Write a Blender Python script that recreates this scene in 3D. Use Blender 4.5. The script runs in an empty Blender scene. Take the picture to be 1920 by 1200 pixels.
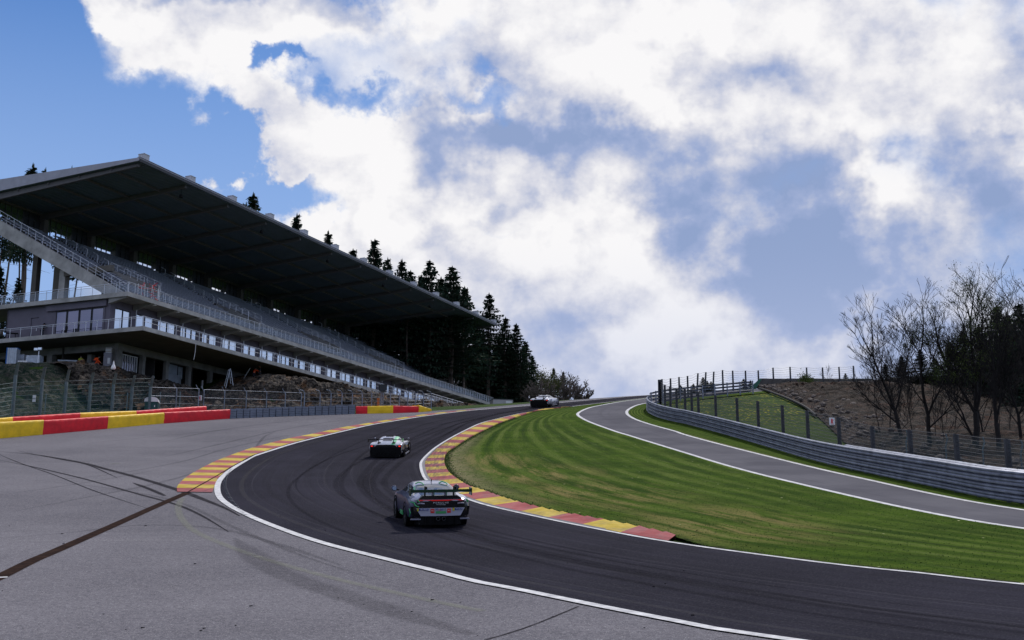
import bpy, math, random
from mathutils import Vector, Matrix, noise as mnoise
R = math.radians
scene = bpy.context.scene

# ---------------------------------------------------------------- camera, exposure
FPX = 2200.0                                   # focal length in photo pixels (photo 1920 px wide)
PIT = math.atan(450/2200); SP, CP = math.sin(PIT), math.cos(PIT)
cd = bpy.data.cameras.new("camera"); cam = bpy.data.objects.new("camera", cd)
scene.collection.objects.link(cam); scene.camera = cam
cd.sensor_width = 36; cd.lens = 36*FPX/1920; cd.clip_start = .2; cd.clip_end = 6000
cam.location = (0, 0, 0); cam.rotation_euler = (math.pi/2 + PIT, 0, 0)
scene.view_settings.view_transform = 'Standard'; scene.view_settings.look = 'None'
scene.view_settings.exposure = 0; scene.view_settings.gamma = 1
SUN_EL, SUN_AZ = R(52), R(24)                  # azimuth from +Y towards +X
sd = bpy.data.lights.new("sun", 'SUN'); sun = bpy.data.objects.new("sun", sd); scene.collection.objects.link(sun)
sd.energy = 2.7; sd.angle = R(5); sd.color = (1, .95, .88)
sv = Vector((math.sin(SUN_AZ)*math.cos(SUN_EL), math.cos(SUN_AZ)*math.cos(SUN_EL), math.sin(SUN_EL)))
sun.rotation_euler = sv.to_track_quat('Z', 'Y').to_euler(); sun.location = (0, 0, 80)

def rat(px, py):                               # direction of a photo point as (x/y, z/y)
    u = (px-960)/FPX; v = (600-py)/FPX; d = CP - v*SP
    return u/d, (SP + v*CP)/d

# ---------------------------------------------------------------- world: sky with clouds laid out by direction
# sky layout: (photo x, photo y, radius x, radius y, amount)
SKY_CLEAR = [(-20,150,270,330,-.75),(-60,380,330,260,-.8),(170,320,250,165,-.75),(370,330,220,90,-.6),(540,320,150,60,-.5),(630,122,110,24,-.5),(880,150,120,40,-.55),(1005,80,50,60,-.35),(40,20,150,110,-.5),(590,250,120,40,-.25),(830,405,110,22,-.35),(1390,540,35,35,-.3)]
SKY_CLOUD = [(300,105,110,38,.55),(430,165,130,50,.6),(510,92,90,45,.85),(500,235,120,45,.4),(610,190,130,40,.4),(600,0,260,70,.6),(240,70,90,60,.35),(330,20,230,90,.45),(520,60,300,110,.45),(560,205,230,80,.45),(800,280,300,150,.5),(1250,150,500,200,.6),(1700,200,400,300,.6),(1000,450,500,200,.6),(1500,600,500,200,.6),(640,420,200,80,.5),(1150,640,300,150,.6),(590,278,50,18,.45)]
SKY_DARK = [(960,310,170,70,0.34),(1130,360,260,90,0.36),(1350,300,240,90,0.34),(1430,430,280,120,0.34),(1620,460,220,130,0.31),(1820,480,260,150,0.33),(1480,130,110,60,0.26),(520,-20,260,60,0.69),(700,10,120,40,0.26),(1650,640,260,90,0.24),(1180,640,220,60,0.14),(950,180,80,40,0.09),(1050,730,320,60,0.21),(830,470,120,40,0.14),(1400,720,300,60,0.24),(1540,360,120,60,0.17),(1880,170,80,80,0.17)]
SKY_LIGHT = [(880,230,160,60,0.29),(1200,200,180,80,0.29),(620,150,260,70,0.22),(1250,60,300,100,0.22),(1620,280,70,90,0.24),(1850,90,200,120,0.24),(1700,30,200,80,0.20),(1080,500,320,60,0.21),(1330,600,150,60,0.22),(260,60,140,60,0.24),(1560,560,60,40,0.24),(760,430,120,40,0.21),(480,140,200,60,0.22),(1870,290,70,40,0.28)]
W = bpy.data.worlds.new("World"); scene.world = W; W.use_nodes = True
nt = W.node_tree; nt.nodes.clear(); NL = nt.links
def nd(t, **k):
    n = nt.nodes.new(t)
    for a, b in k.items(): setattr(n, a, b)
    return n
def mth(op, a, b=None, c=None, clamp=False):
    n = nd('ShaderNodeMath', operation=op); n.use_clamp = clamp
    for i, x in enumerate((a, b, c)):
        if x is None: continue
        if isinstance(x, (int, float)): n.inputs[i].default_value = x
        else: NL.new(x, n.inputs[i])
    return n.outputs[0]
def vm(op, a, b):
    n = nd('ShaderNodeVectorMath', operation=op)
    for i, x in enumerate((a, b)):
        if isinstance(x, tuple): n.inputs[i].default_value = x
        elif x is not None: NL.new(x, n.inputs[i])
    return n
def wnoise(vec, scale, detail, rough=.55, dist=0):
    n = nd('ShaderNodeTexNoise'); n.inputs['Scale'].default_value = scale; n.inputs['Detail'].default_value = detail
    n.inputs['Roughness'].default_value = rough; n.inputs['Distortion'].default_value = dist
    NL.new(vec, n.inputs['Vector']); return n
def smooth(x, a, b, lo=0., hi=1.):
    n = nd('ShaderNodeMapRange', interpolation_type='SMOOTHSTEP')
    NL.new(x, n.inputs[0]); n.inputs[1].default_value = a; n.inputs[2].default_value = b
    n.inputs[3].default_value = lo; n.inputs[4].default_value = hi; return n.outputs[0]
def cmix(f, a, b):
    n = nd('ShaderNodeMix', data_type='RGBA')
    if isinstance(f, (int, float)): n.inputs[0].default_value = f
    else: NL.new(f, n.inputs[0])
    for i, x in ((6, a), (7, b)):
        if isinstance(x, tuple): n.inputs[i].default_value = (*x, 1)
        else: NL.new(x, n.inputs[i])
    return n.outputs[2]
tc = nd('ShaderNodeTexCoord'); gen = tc.outputs['Generated']
sx = nd('ShaderNodeSeparateXYZ'); NL.new(gen, sx.inputs[0])
ym = mth('MAXIMUM', sx.outputs[1], .12)
ca = mth('DIVIDE', sx.outputs[0], ym); ce = mth('DIVIDE', sx.outputs[2], ym)
cb = nd('ShaderNodeCombineXYZ'); NL.new(ca, cb.inputs[0]); NL.new(ce, cb.inputs[1])
wob = wnoise(gen, 6, 7, .58)
wv = vm('SUBTRACT', wob.outputs['Color'], (.5, .5, .5)).outputs[0]
wv2 = vm('MULTIPLY', wv, (.42, .34, 0)).outputs[0]
P2 = vm('ADD', cb.outputs[0], wv2).outputs[0]
wobf = wnoise(gen, 5, 6, .6)
P3 = vm('ADD', cb.outputs[0], vm('MULTIPLY', vm('SUBTRACT', wobf.outputs['Color'], (.5, .5, .5)).outputs[0], (.5, .4, 0)).outputs[0]).outputs[0]
def blob(px, py, rx, ry, amp, P=None):         # soft ellipse round a sky direction
    a, e = rat(px, py); d = vm('SUBTRACT', P or P2, (a, e, 0)).outputs[0]
    d = vm('MULTIPLY', d, (FPX/rx, FPX/ry, 0)).outputs[0]
    l = nd('ShaderNodeVectorMath', operation='LENGTH'); NL.new(d, l.inputs[0])
    return smooth(l.outputs['Value'], 1.35, .25, 0, amp)
def total(base, lst, P=None):
    for b in lst: base = mth('ADD', base, blob(*b, P=P))
    return base
big = wnoise(gen, 5.0, 12, .56)
cov = mth('MULTIPLY_ADD', big.outputs[0], 2.2, -.52)
cov = total(cov, SKY_CLEAR); cov = total(cov, SKY_CLOUD)
mask = smooth(cov, .22, .92)
dens = wnoise(vm('MULTIPLY', gen, (1, 1, 1.4)).outputs[0], 6.0, 12, .56)
fine = wnoise(gen, 19, 9, .6)
dens2 = wnoise(vm('ADD', vm('MULTIPLY', gen, (1, 1, 1.4)).outputs[0], (.012, 0, .030)).outputs[0], 6.0, 12, .56)
sh = mth('MULTIPLY_ADD', dens.outputs[0], -1.9, 1.28)
sh = mth('ADD', sh, mth('MULTIPLY', mth('SUBTRACT', dens2.outputs[0], dens.outputs[0]), 1.7))
sh = mth('ADD', sh, mth('MULTIPLY_ADD', fine.outputs[0], -1.05, .52))
sh = total(sh, SKY_DARK, P3); sh = mth('SUBTRACT', sh, total(mth('MULTIPLY', 0, 1), SKY_LIGHT, P3))
edge = smooth(cov, .40, 1.0, .14, -.02)
sh = mth('ADD', sh, edge)
ccol = nd('ShaderNodeValToRGB'); NL.new(mth('ADD', sh, 0, clamp=True), ccol.inputs[0])
cr = ccol.color_ramp; cr.elements[0].position = 0.02; cr.elements[0].color = (.95, .94, .95, 1)
cr.elements[1].position = 1; cr.elements[1].color = (.28, .37, .60, 1)
for p, c in ((.20, (.86, .855, .885)), (.40, (.70, .71, .79)), (.62, (.50, .545, .70)), (.82, (.34, .42, .65))):
    e = cr.elements.new(p); e.color = (*c, 1)
sky = nd('ShaderNodeTexSky', sky_type='NISHITA'); sky.sun_disc = False
sky.sun_elevation = SUN_EL; sky.sun_rotation = SUN_AZ; sky.air_density = 1.2; sky.dust_density = .6; sky.ozone_density = 2.2
skc = vm('MULTIPLY', sky.outputs[0], (.016, .048, .092)).outputs[0]
el = smooth(sx.outputs[2], .20, .56, 1.0, .0)
skc = cmix(mth('MULTIPLY', el, .88), skc, (.33, .49, .82))
hor = smooth(sx.outputs[2], .28, .10, 0, .60)
clc = cmix(hor, ccol.outputs[0], (.50, .57, .79))
full = cmix(mask, skc, clc)
gnd = smooth(sx.outputs[2], -.03, .0)
full = cmix(gnd, (.05, .055, .05), full)
bg = nd('ShaderNodeBackground'); NL.new(full, bg.inputs[0]); bg.inputs[1].default_value = 1.0
wo = nd('ShaderNodeOutputWorld'); NL.new(bg.outputs[0], wo.inputs[0])

# ---------------------------------------------------------------- terrain height
KN = [(-80,-6.2),(-30,-4.6),(0,-2.85),(18,-1.17),(35,.95),(50,3.1),(68,5.8),(90,9.9),(115,14.8),(135,18.0),(150,19.95),(165,21.5),(185,23.2),(220,25.2),(300,27),(700,30)]
def herm(K):
    n = len(K); xs = [k[0] for k in K]; ys = [k[1] for k in K]
    d = [(ys[i+1]-ys[i])/(xs[i+1]-xs[i]) for i in range(n-1)]
    m = [d[0]] + [0 if d[i-1]*d[i] <= 0 else 2*d[i-1]*d[i]/(d[i-1]+d[i]) for i in range(1, n-1)] + [d[-1]]
    def f(x):
        if x <= xs[0]: return ys[0]+m[0]*(x-xs[0])
        if x >= xs[-1]: return ys[-1]+m[-1]*(x-xs[-1])
        i = 0
        while x > xs[i+1]: i += 1
        h = xs[i+1]-xs[i]; t = (x-xs[i])/h
        return (2*t**3-3*t*t+1)*ys[i]+(t**3-2*t*t+t)*h*m[i]+(-2*t**3+3*t*t)*ys[i+1]+(t**3-t*t)*h*m[i+1]
    return f
_G = herm(KN); _gc = [_G(-100 + i*.5) for i in range(3000)]
def G(y):
    t = (y+100)*2
    if t < 0 or t >= 2998: return _G(y)
    i = int(t); return _gc[i] + (_gc[i+1]-_gc[i])*(t-i)
def sm(a, b, x):
    t = min(1, max(0, (x-a)/(b-a))); return t*t*(3-2*t)
def lerpk(K, x):
    if x <= K[0][0]: return K[0][1]
    for (a, b), (c, d) in zip(K, K[1:]):
        if x <= c: return b + (d-b)*(x-a)/(c-a)
    return K[-1][1]
def H0(x, y): return G(y) + .055*sm(90, 145, y)*min(60, max(-40, x-3))
# grandstand frame: U0 front corner of the upper slab, L along the stand, B towards its back
U0 = Vector((-39.9, 122.1, 0)); L = Vector((.37914, .92534, 0)); B = Vector((-.92534, .37914, 0))
def S(s, b, z): return U0 + L*s + B*b + Vector((0, 0, z))
def sb(x, y):
    d = Vector((x, y, 0)) - U0; return d.dot(L), d.dot(B)
ZT = [(-60,20),(2,20),(5,19.6),(13,19.1),(15.5,19.4),(19,21.3),(22.4,22.3),(30,22.4),(45,22.6),(60,22.8),(80,23.6),(120,25.5),(200,29)]
def H(x, y):
    h = H0(x, y)
    if x > 5 or y < 80: return h
    s, b = sb(x, y)
    bc = 3.4 - 5.4*sm(11, 18, s)
    t = sm(bc-7.5, bc, b)*sm(-26, -4, s)*(1 - .9*sm(85, 120, s))
    top = max(h, lerpk(ZT, s))
    h = h + (top-h)*t
    if b > 27: h += .16*min(b-27, 60)*sm(-60, 20, s)
    return h
def survey(px, py):                            # where a line of sight of the photo meets the ground
    a, r = rat(px, py); y = 6.0; prev = y; best = (1e9, 0)
    while y < 260:
        d = r*y - H0(a*y, y)
        if d < best[0]: best = (d, y)
        if d <= 0:
            lo, hi = prev, y
            for _ in range(24):
                m = (lo+hi)/2
                if r*m - H0(a*m, m) <= 0: hi = m
                else: lo = m
            return (a*hi, hi)
        prev = y; y += .5
    return (a*best[1], best[1])

# ---------------------------------------------------------------- materials
def new_mat(name):
    m = bpy.data.materials.new(name); m.use_nodes = True; return m, m.node_tree, m.node_tree.nodes['Principled BSDF']
_M = {}
def pm(name, col, rough=.6, metal=0., var=.12, scale=3., bump=0., spec=.4, col2=None, detail=5, pos=False, stretch=None):
    """procedural material: colour broken up by noise, optional bump"""
    if name in _M: return _M[name]
    m, t, b = new_mat(name); _M[name] = m
    N = t.nodes; K = t.links
    if pos:
        src = N.new('ShaderNodeNewGeometry').outputs['Position']
    else:
        src = N.new('ShaderNodeTexCoord').outputs['Object']
    if stretch:
        mp = N.new('ShaderNodeVectorMath'); mp.operation = 'MULTIPLY'; mp.inputs[1].default_value = stretch
        K.new(src, mp.inputs[0]); src = mp.outputs[0]
    n = N.new('ShaderNodeTexNoise'); n.inputs['Scale'].default_value = scale; n.inputs['Detail'].default_value = detail
    n.inputs['Roughness'].default_value = .62; K.new(src, n.inputs['Vector'])
    mr = N.new('ShaderNodeMapRange'); mr.inputs[1].default_value = .3; mr.inputs[2].default_value = .7; K.new(n.outputs[0], mr.inputs[0])
    mx = N.new('ShaderNodeMix'); mx.data_type = 'RGBA'; K.new(mr.outputs[0], mx.inputs[0])
    c1 = tuple(c*(1-var) for c in col); c2 = col2 if col2 else tuple(c*(1+var) for c in col)
    mx.inputs[6].default_value = (*c1, 1); mx.inputs[7].default_value = (*c2, 1)
    K.new(mx.outputs[2], b.inputs['Base Color'])
    b.inputs['Roughness'].default_value = rough; b.inputs['Metallic'].default_value = metal
    b.inputs['Specular IOR Level'].default_value = spec
    if bump:
        bp = N.new('ShaderNodeBump'); bp.inputs['Strength'].default_value = bump; bp.inputs['Distance'].default_value = .05
        K.new(n.outputs[0], bp.inputs['Height']); K.new(bp.outputs[0], b.inputs['Normal'])
    return m
class NG:                                       # small node helper for the richer ground materials
    def __init__(s, name): s.m, s.t, s.b = new_mat(name); s.N, s.K = s.t.nodes, s.t.links
    def pos(s): return s.N.new('ShaderNodeNewGeometry').outputs['Position']
    def uv(s):
        n = s.N.new('ShaderNodeUVMap'); n.uv_map = 'map'; return n.outputs[0]
    def mul(s, v, k):
        n = s.N.new('ShaderNodeVectorMath'); n.operation = 'MULTIPLY'; s.K.new(v, n.inputs[0]); n.inputs[1].default_value = k; return n.outputs[0]
    def noise(s, v, sc, det=4, ro=.6, dist=0):
        n = s.N.new('ShaderNodeTexNoise'); n.inputs['Scale'].default_value = sc; n.inputs['Detail'].default_value = det
        n.inputs['Roughness'].default_value = ro; n.inputs['Distortion'].default_value = dist; s.K.new(v, n.inputs['Vector']); return n.outputs[0]
    def ramp(s, f, a, b, lo=0, hi=1):
        n = s.N.new('ShaderNodeMapRange'); n.interpolation_type = 'SMOOTHSTEP'; s.K.new(f, n.inputs[0])
        for i, v in enumerate((a, b, lo, hi)): n.inputs[i+1].default_value = v
        return n.outputs[0]
    def mix(s, f, a, b):
        n = s.N.new('ShaderNodeMix'); n.data_type = 'RGBA'
        if isinstance(f, (int, float)): n.inputs[0].default_value = f
        else: s.K.new(f, n.inputs[0])
        for i, x in ((6, a), (7, b)):
            if isinstance(x, tuple): n.inputs[i].default_value = (*x, 1)
            else: s.K.new(x, n.inputs[i])
        return n.outputs[2]
    def m2(s, op, a, b):
        n = s.N.new('ShaderNodeMath'); n.operation = op
        for i, x in enumerate((a, b)):
            if isinstance(x, (int, float)): n.inputs[i].default_value = x
            else: s.K.new(x, n.inputs[i])
        return n.outputs[0]
    def sep(s, v):
        n = s.N.new('ShaderNodeSeparateXYZ'); s.K.new(v, n.inputs[0]); return n.outputs
    def out(s, col, rough=.8, bump=None, bs=.3, bd=.03, spec=.3):
        s.K.new(col, s.b.inputs['Base Color'])
        if isinstance(rough, (int, float)): s.b.inputs['Roughness'].default_value = rough
        else: s.K.new(rough, s.b.inputs['Roughness'])
        s.b.inputs['Specular IOR Level'].default_value = spec
        if bump is not None:
            n = s.N.new('ShaderNodeBump'); n.inputs['Strength'].default_value = bs; n.inputs['Distance'].default_value = bd
            s.K.new(bump, n.inputs['Height']); s.K.new(n.outputs[0], s.b.inputs['Normal'])
        return s.m

# light-grey run-off asphalt
g = NG('runoff_asphalt'); p = g.pos()
c = g.mix(g.ramp(g.noise(p, .12, 6), .32, .68), (.138, .131, .146), (.202, .191, .207))
c = g.mix(g.ramp(g.noise(g.mul(p, (.05, .55, 0)), 1.2, 6, .65), .5, .8, 0, .45), c, (.115, .108, .118))
c = g.mix(g.ramp(g.noise(g.mul(p, (.06, .9, 0)), 1.1, 5), .58, .8, 0, .35), c, (.30, .285, .285))
c = g.mix(g.ramp(g.noise(p, 6, 4, .8), .45, .7, 0, .35), c, (.30, .285, .30))
f = g.noise(p, 13, 4, .9)
c = g.mix(g.ramp(f, .46, .60, 0, .6), c, (.070, .066, .076))
c = g.mix(g.ramp(g.noise(p, 40, 1, .5), .60, .70, 0, .6), c, (.50, .48, .48))
M_RUN = g.out(c, 1., f, .5, .012, .04)
# dark new track asphalt with racing-line streaks along the road
g = NG('track_asphalt'); p = g.pos(); u = g.uv()
c = g.mix(g.ramp(g.noise(p, .15, 5), .3, .7), (.017, .016, .024), (.031, .029, .042))
c = g.mix(g.ramp(g.noise(g.mul(u, (.022, 13, 0)), 1., 5, .6), .43, .68, 0, .7), c, (.017, .016, .022))
c = g.mix(g.ramp(g.noise(g.mul(u, (.012, 34, 0)), 1., 6, .7), .54, .74, 0, .5), c, (.10, .095, .11))
f = g.noise(p, 22, 3, .85)
c = g.mix(g.ramp(f, .5, .68, 0, .45), c, (.10, .098, .11))
M_TRACK = g.out(c, 1., f, .4, .010, .03)
g = NG('escape_asphalt'); p = g.pos(); u = g.uv()
c = g.mix(g.ramp(g.noise(p, .25, 5), .3, .7), (.100, .097, .112), (.146, .141, .156))
c = g.mix(g.ramp(g.noise(g.mul(u, (.03, 10, 0)), 1., 5), .5, .75, 0, .4), c, (.075, .070, .08))
f = g.noise(p, 24, 2, .8)
M_ESC = g.out(c, 1., f, .4, .012, .04)
# mown grass: streaks follow the mowing lines (uv: x metres along, y 0..1 across)
g = NG('mown_grass'); p = g.pos(); u = g.uv(); vv = g.sep(u)[1]; px_, py2 = g.sep(p)[0], g.sep(p)[1]
c = g.mix(g.ramp(g.noise(p, .35, 6, .7), .32, .68), (.031, .064, .004), (.066, .116, .009))
wob_ = g.m2('MULTIPLY', g.m2('SUBTRACT', g.noise(g.mul(u, (.05, 2.5, 0)), 1., 4, .6), .5), .10)
ph = g.m2('SINE', g.m2('MULTIPLY', g.m2('ADD', vv, wob_), 58.), 0)
brk = g.ramp(g.noise(g.mul(u, (.04, 3, 0)), 1.3, 4, .6), .38, .62, .15, 1)
c = g.mix(g.m2('MULTIPLY', g.ramp(ph, .0, .9, 0, .75), brk), c, (.116, .158, .030))
c = g.mix(g.m2('MULTIPLY', g.ramp(ph, -.2, -1., 0, .62), brk), c, (.015, .040, .004))
c = g.mix(g.ramp(g.noise(g.mul(u, (.10, 16, 0)), 1.5, 7, .75), .52, .68, 0, .6), c, (.014, .034, .004))
c = g.mix(g.ramp(g.noise(g.mul(u, (.14, 22, 0)), 1.2, 7, .75), .54, .70, 0, .55), c, (.125, .165, .045))
def near(cx, cy, r):
    d = g.N.new('ShaderNodeVectorMath'); d.operation = 'DISTANCE'; g.K.new(g.mul(p, (1, .55, 0)), d.inputs[0]); d.inputs[1].default_value = (cx, cy*.55, 0); return g.ramp(d.outputs['Value'], r, r*.25)
dryz = g.m2('MAXIMUM', near(.6, 57, 5), g.m2('MAXIMUM', near(3.4, 46, 4.5), g.m2('MAXIMUM', g.m2('MULTIPLY', near(-1.5, 66, 4), .8), near(6.5, 36, 4))))
dry = g.m2('MULTIPLY', g.ramp(g.noise(g.mul(u, (.06, 8, 0)), 1.7, 8, .75), .44, .60), g.m2('ADD', g.m2('MULTIPLY', dryz, .80), .05))
c = g.mix(dry, c, (.25, .20, .075))
worn = g.m2('MULTIPLY', g.m2('MULTIPLY', g.ramp(vv, .16, .0), g.m2('MULTIPLY', g.ramp(py2, 38, 56), g.ramp(py2, 92, 76))), g.ramp(g.noise(p, 1.6, 5, .7), .30, .55))
c = g.mix(worn, c, (.23, .20, .11))
c = g.mix(g.m2('MULTIPLY', g.ramp(vv, .035, .0), g.ramp(g.noise(p, 2.5, 5, .7), .42, .56, 0, .8)), c, (.035, .028, .016))
f = g.noise(p, 7, 6, .85)
c = g.mix(g.ramp(f, .36, .50, .75, 0), c, (.010, .026, .003))
c = g.mix(g.ramp(f, .56, .70, 0, .55), c, (.13, .21, .040))
vo = g.N.new('ShaderNodeTexVoronoi'); vo.inputs['Scale'].default_value = 1.1; g.K.new(p, vo.inputs['Vector'])
c = g.mix(g.m2('MULTIPLY', g.ramp(vo.outputs['Distance'], .06, .03, 0, 1), g.ramp(g.noise(p, .2, 2), .45, .55)), c, (.65, .62, .35))
M_GRASS = g.out(c, 1., f, .8, .05, .03)
# rough grass of the banks
g = NG('rough_grass'); p = g.pos()
c = g.mix(g.ramp(g.noise(p, .35, 6, .7), .35, .65), (.018, .046, .006), (.052, .095, .010))
c = g.mix(g.ramp(g.noise(p, 1.1, 6, .8), .58, .74, 0, .5), c, (.070, .062, .025))
vo = g.N.new('ShaderNodeTexVoronoi'); vo.inputs['Scale'].default_value = 2.2; g.K.new(p, vo.inputs['Vector'])
py_ = g.sep(p)
reg = g.m2('MULTIPLY', g.ramp(py_[0], 8, 14), g.ramp(py_[1], 84, 108))
c = g.mix(g.m2('MULTIPLY', g.m2('MULTIPLY', g.ramp(vo.outputs['Distance'], .34, .16), g.ramp(g.noise(p, .35, 4, .7), .44, .58)), reg), c, (.62, .50, .03))
f = g.noise(p, 7, 6, .8)
c = g.mix(g.ramp(f, .36, .5, .6, 0), c, (.010, .020, .005))
M_ROUGH = g.out(c, .95, f, 1., .12, .1)
# bank beside the construction site (dark grass and net)
g = NG('netted_bank'); p = g.pos()
c = g.mix(g.ramp(g.noise(p, .5, 6, .75), .38, .62), (.010, .026, .018), (.045, .060, .036))
c = g.mix(g.ramp(g.noise(p, 1.8, 7, .85), .49, .60, 0, .95), c, (.24, .21, .17))
c = g.mix(g.ramp(g.noise(p, .9, 5, .8), .5, .62, 0, .7), c, (.004, .010, .010))
M_NET = g.out(c, .95, g.noise(p, 3, 6, .8), 1., .3, .1)
def rockmat(name, a, b_, c_):
    g = NG(name); p = g.pos()
    q = g.mul(p, (1.2, .5, 2.2))
    c = g.mix(g.ramp(g.noise(q, .45, 7, .7), .35, .65), a, b_)
    c = g.mix(g.ramp(g.noise(p, .3, 5, .7), .5, .62, 0, .85), c, c_)
    c = g.mix(g.ramp(g.noise(q, 1.5, 8, .85), .44, .53, .92, 0), c, tuple(x*.10 for x in a))
    c = g.mix(g.ramp(g.noise(p, 5, 5, .9), .60, .7, 0, .6), c, (.42, .38, .33))
    return g.out(c, .9, g.noise(q, 2.2, 8, .8), 1., .4, .15)
M_ROCK = rockmat('embankment_rock', (.060, .052, .048), (.23, .19, .155), (.24, .12, .055))
M_DIRT = rockmat('rubble_soil', (.032, .022, .016), (.085, .056, .040), (.085, .036, .020))

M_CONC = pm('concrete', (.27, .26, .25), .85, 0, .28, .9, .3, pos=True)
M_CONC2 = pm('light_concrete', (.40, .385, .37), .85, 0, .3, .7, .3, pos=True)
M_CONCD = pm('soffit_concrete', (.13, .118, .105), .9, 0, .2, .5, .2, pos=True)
M_WALL = pm('plum_cladding', (.145, .13, .17), .75, 0, .12, .6, pos=True)
M_STEEL = pm('galvanised_steel', (.16, .175, .225), .50, .50, .25, 2.2, pos=True, col2=(.31, .33, .40))
M_VENT = pm('roof_vent_paint', (.52, .52, .57), .5, 0, .08, 2)
M_RAILM = pm('railing_steel', (.66, .68, .74), .45, .15, .1, 3)
M_DARKM = pm('dark_steel', (.05, .052, .060), .5, .3, .2, 3)
M_POSTG = pm('green_grey_post', (.12, .16, .175), .5, .3, .25, 3, pos=True)
M_POSTR = pm('weathered_fence_post', (.065, .065, .075), .7, .2, .3, 3, pos=True)
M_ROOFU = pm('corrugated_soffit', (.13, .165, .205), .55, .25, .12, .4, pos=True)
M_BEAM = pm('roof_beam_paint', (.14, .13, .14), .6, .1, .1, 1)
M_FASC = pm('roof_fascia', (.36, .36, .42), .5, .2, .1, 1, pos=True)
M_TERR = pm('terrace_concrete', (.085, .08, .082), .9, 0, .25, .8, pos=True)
M_SEAT = pm('grey_blue_seat', (.40, .43, .54), .5, 0, .12, 2, pos=True, spec=.5)
M_GLASS = pm('window_glass', (.56, .64, .75), .04, .95, .06, .3, spec=.8)
M_GLASSD = pm('tinted_window_glass', (.20, .20, .27), .05, .75, .1, .3, spec=.8)
M_BLACK = pm('black_plastic', (.010, .010, .012), .7, 0, .2, 4, spec=.15)
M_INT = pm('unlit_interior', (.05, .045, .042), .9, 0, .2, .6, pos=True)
M_WHITE = pm('white_paint', (.78, .78, .80), .5, 0, .08, 2)
M_LINE = pm('worn_white_line', (.52, .51, .52), .95, 0, .2, 4, pos=True, col2=(.82, .81, .80))
M_LINEG = pm('grey_kerb_concrete', (.20, .19, .20), .8, 0, .2, 3, pos=True)
M_ORANGE = pm('orange_workwear', (1.0, .10, .015), .7, 0, .1, 6)
M_LIME = pm('lime_workwear', (.45, .50, .04), .7, 0, .1, 6)
M_TROUS = pm('dark_workwear', (.03, .032, .045), .8, 0, .2, 6)
M_SKIN = pm('skin', (.42, .26, .19), .6, 0, .08, 8)
M_ALU = pm('aluminium', (.60, .62, .66), .35, .7, .12, 3)
M_SHEET = pm('corrugated_sheet', (.34, .37, .42), .45, .4, .12, 2)
M_WOODB = pm('cardboard', (.30, .16, .08), .8, 0, .15, 4)
M_BLUE = pm('blue_tarpaulin', (.02, .13, .42), .6, 0, .2, 3)
M_FILM = pm('pale_plastic_film', (.40, .45, .52), .3, 0, .25, 2.5)
M_HOSE = pm('dark_red_hose', (.16, .03, .04), .6, 0, .2, 4)
M_DRAIN = pm('drain_grating', (.022, .015, .015), 1., 0, .3, 5, pos=True, col2=(.050, .028, .020), spec=.02)
def mark_mat(name, col, strength):               # painted or rubbed mark, soft at its edges
    g = NG(name); u = g.uv(); v = g.sep(u)[1]; e = g.ramp(g.m2('ABSOLUTE', v, 0), .5, .22); n = g.ramp(g.noise(g.pos(), 3, 5, .7), .25, .6, .45, 1)
    g.K.new(g.m2('MULTIPLY', g.m2('MULTIPLY', e, n), strength), g.b.inputs['Alpha']); return g.out(g.mix(0., col, col), 1., spec=.03)
M_MARK = mark_mat('rubber_mark', (.035, .032, .037), .9); M_MARK2 = mark_mat('faint_rubber_mark', (.075, .07, .08), .30)
M_MARK3 = mark_mat('old_rubber_smear', (.07, .066, .075), .22); M_MARK4 = mark_mat('racing_line_rubber', (.014, .013, .018), .26); M_MARK5 = mark_mat('dusty_line', (.12, .115, .12), .22)
M_OLDP = mark_mat('old_pale_paint', (.30, .30, .25), .45)
M_CRUMB = pm('rubber_crumb', (.02, .02, .022), 1., 0, .2, 4, spec=.02)
def mesh_mat(name, col, alpha):
    m, t, b = new_mat(name); b.inputs['Base Color'].default_value = (*col, 1); b.inputs['Roughness'].default_value = .7
    n = t.nodes.new('ShaderNodeTexNoise'); n.inputs['Scale'].default_value = 1.5
    mr = t.nodes.new('ShaderNodeMapRange'); t.links.new(n.outputs[0], mr.inputs[0])
    mr.inputs[3].default_value = alpha*.8; mr.inputs[4].default_value = alpha*1.2; t.links.new(mr.outputs[0], b.inputs['Alpha']); return m
M_NETR = mesh_mat('grey_fence_mesh', (.06, .07, .08), .24)
M_NETG = mesh_mat('green_fence_mesh', (.02, .10, .10), .17)
M_NETG2 = mesh_mat('thin_green_mesh', (.03, .12, .12), .10)
M_GLR = mesh_mat('railing_glass', (.45, .52, .62), .28)

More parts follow.
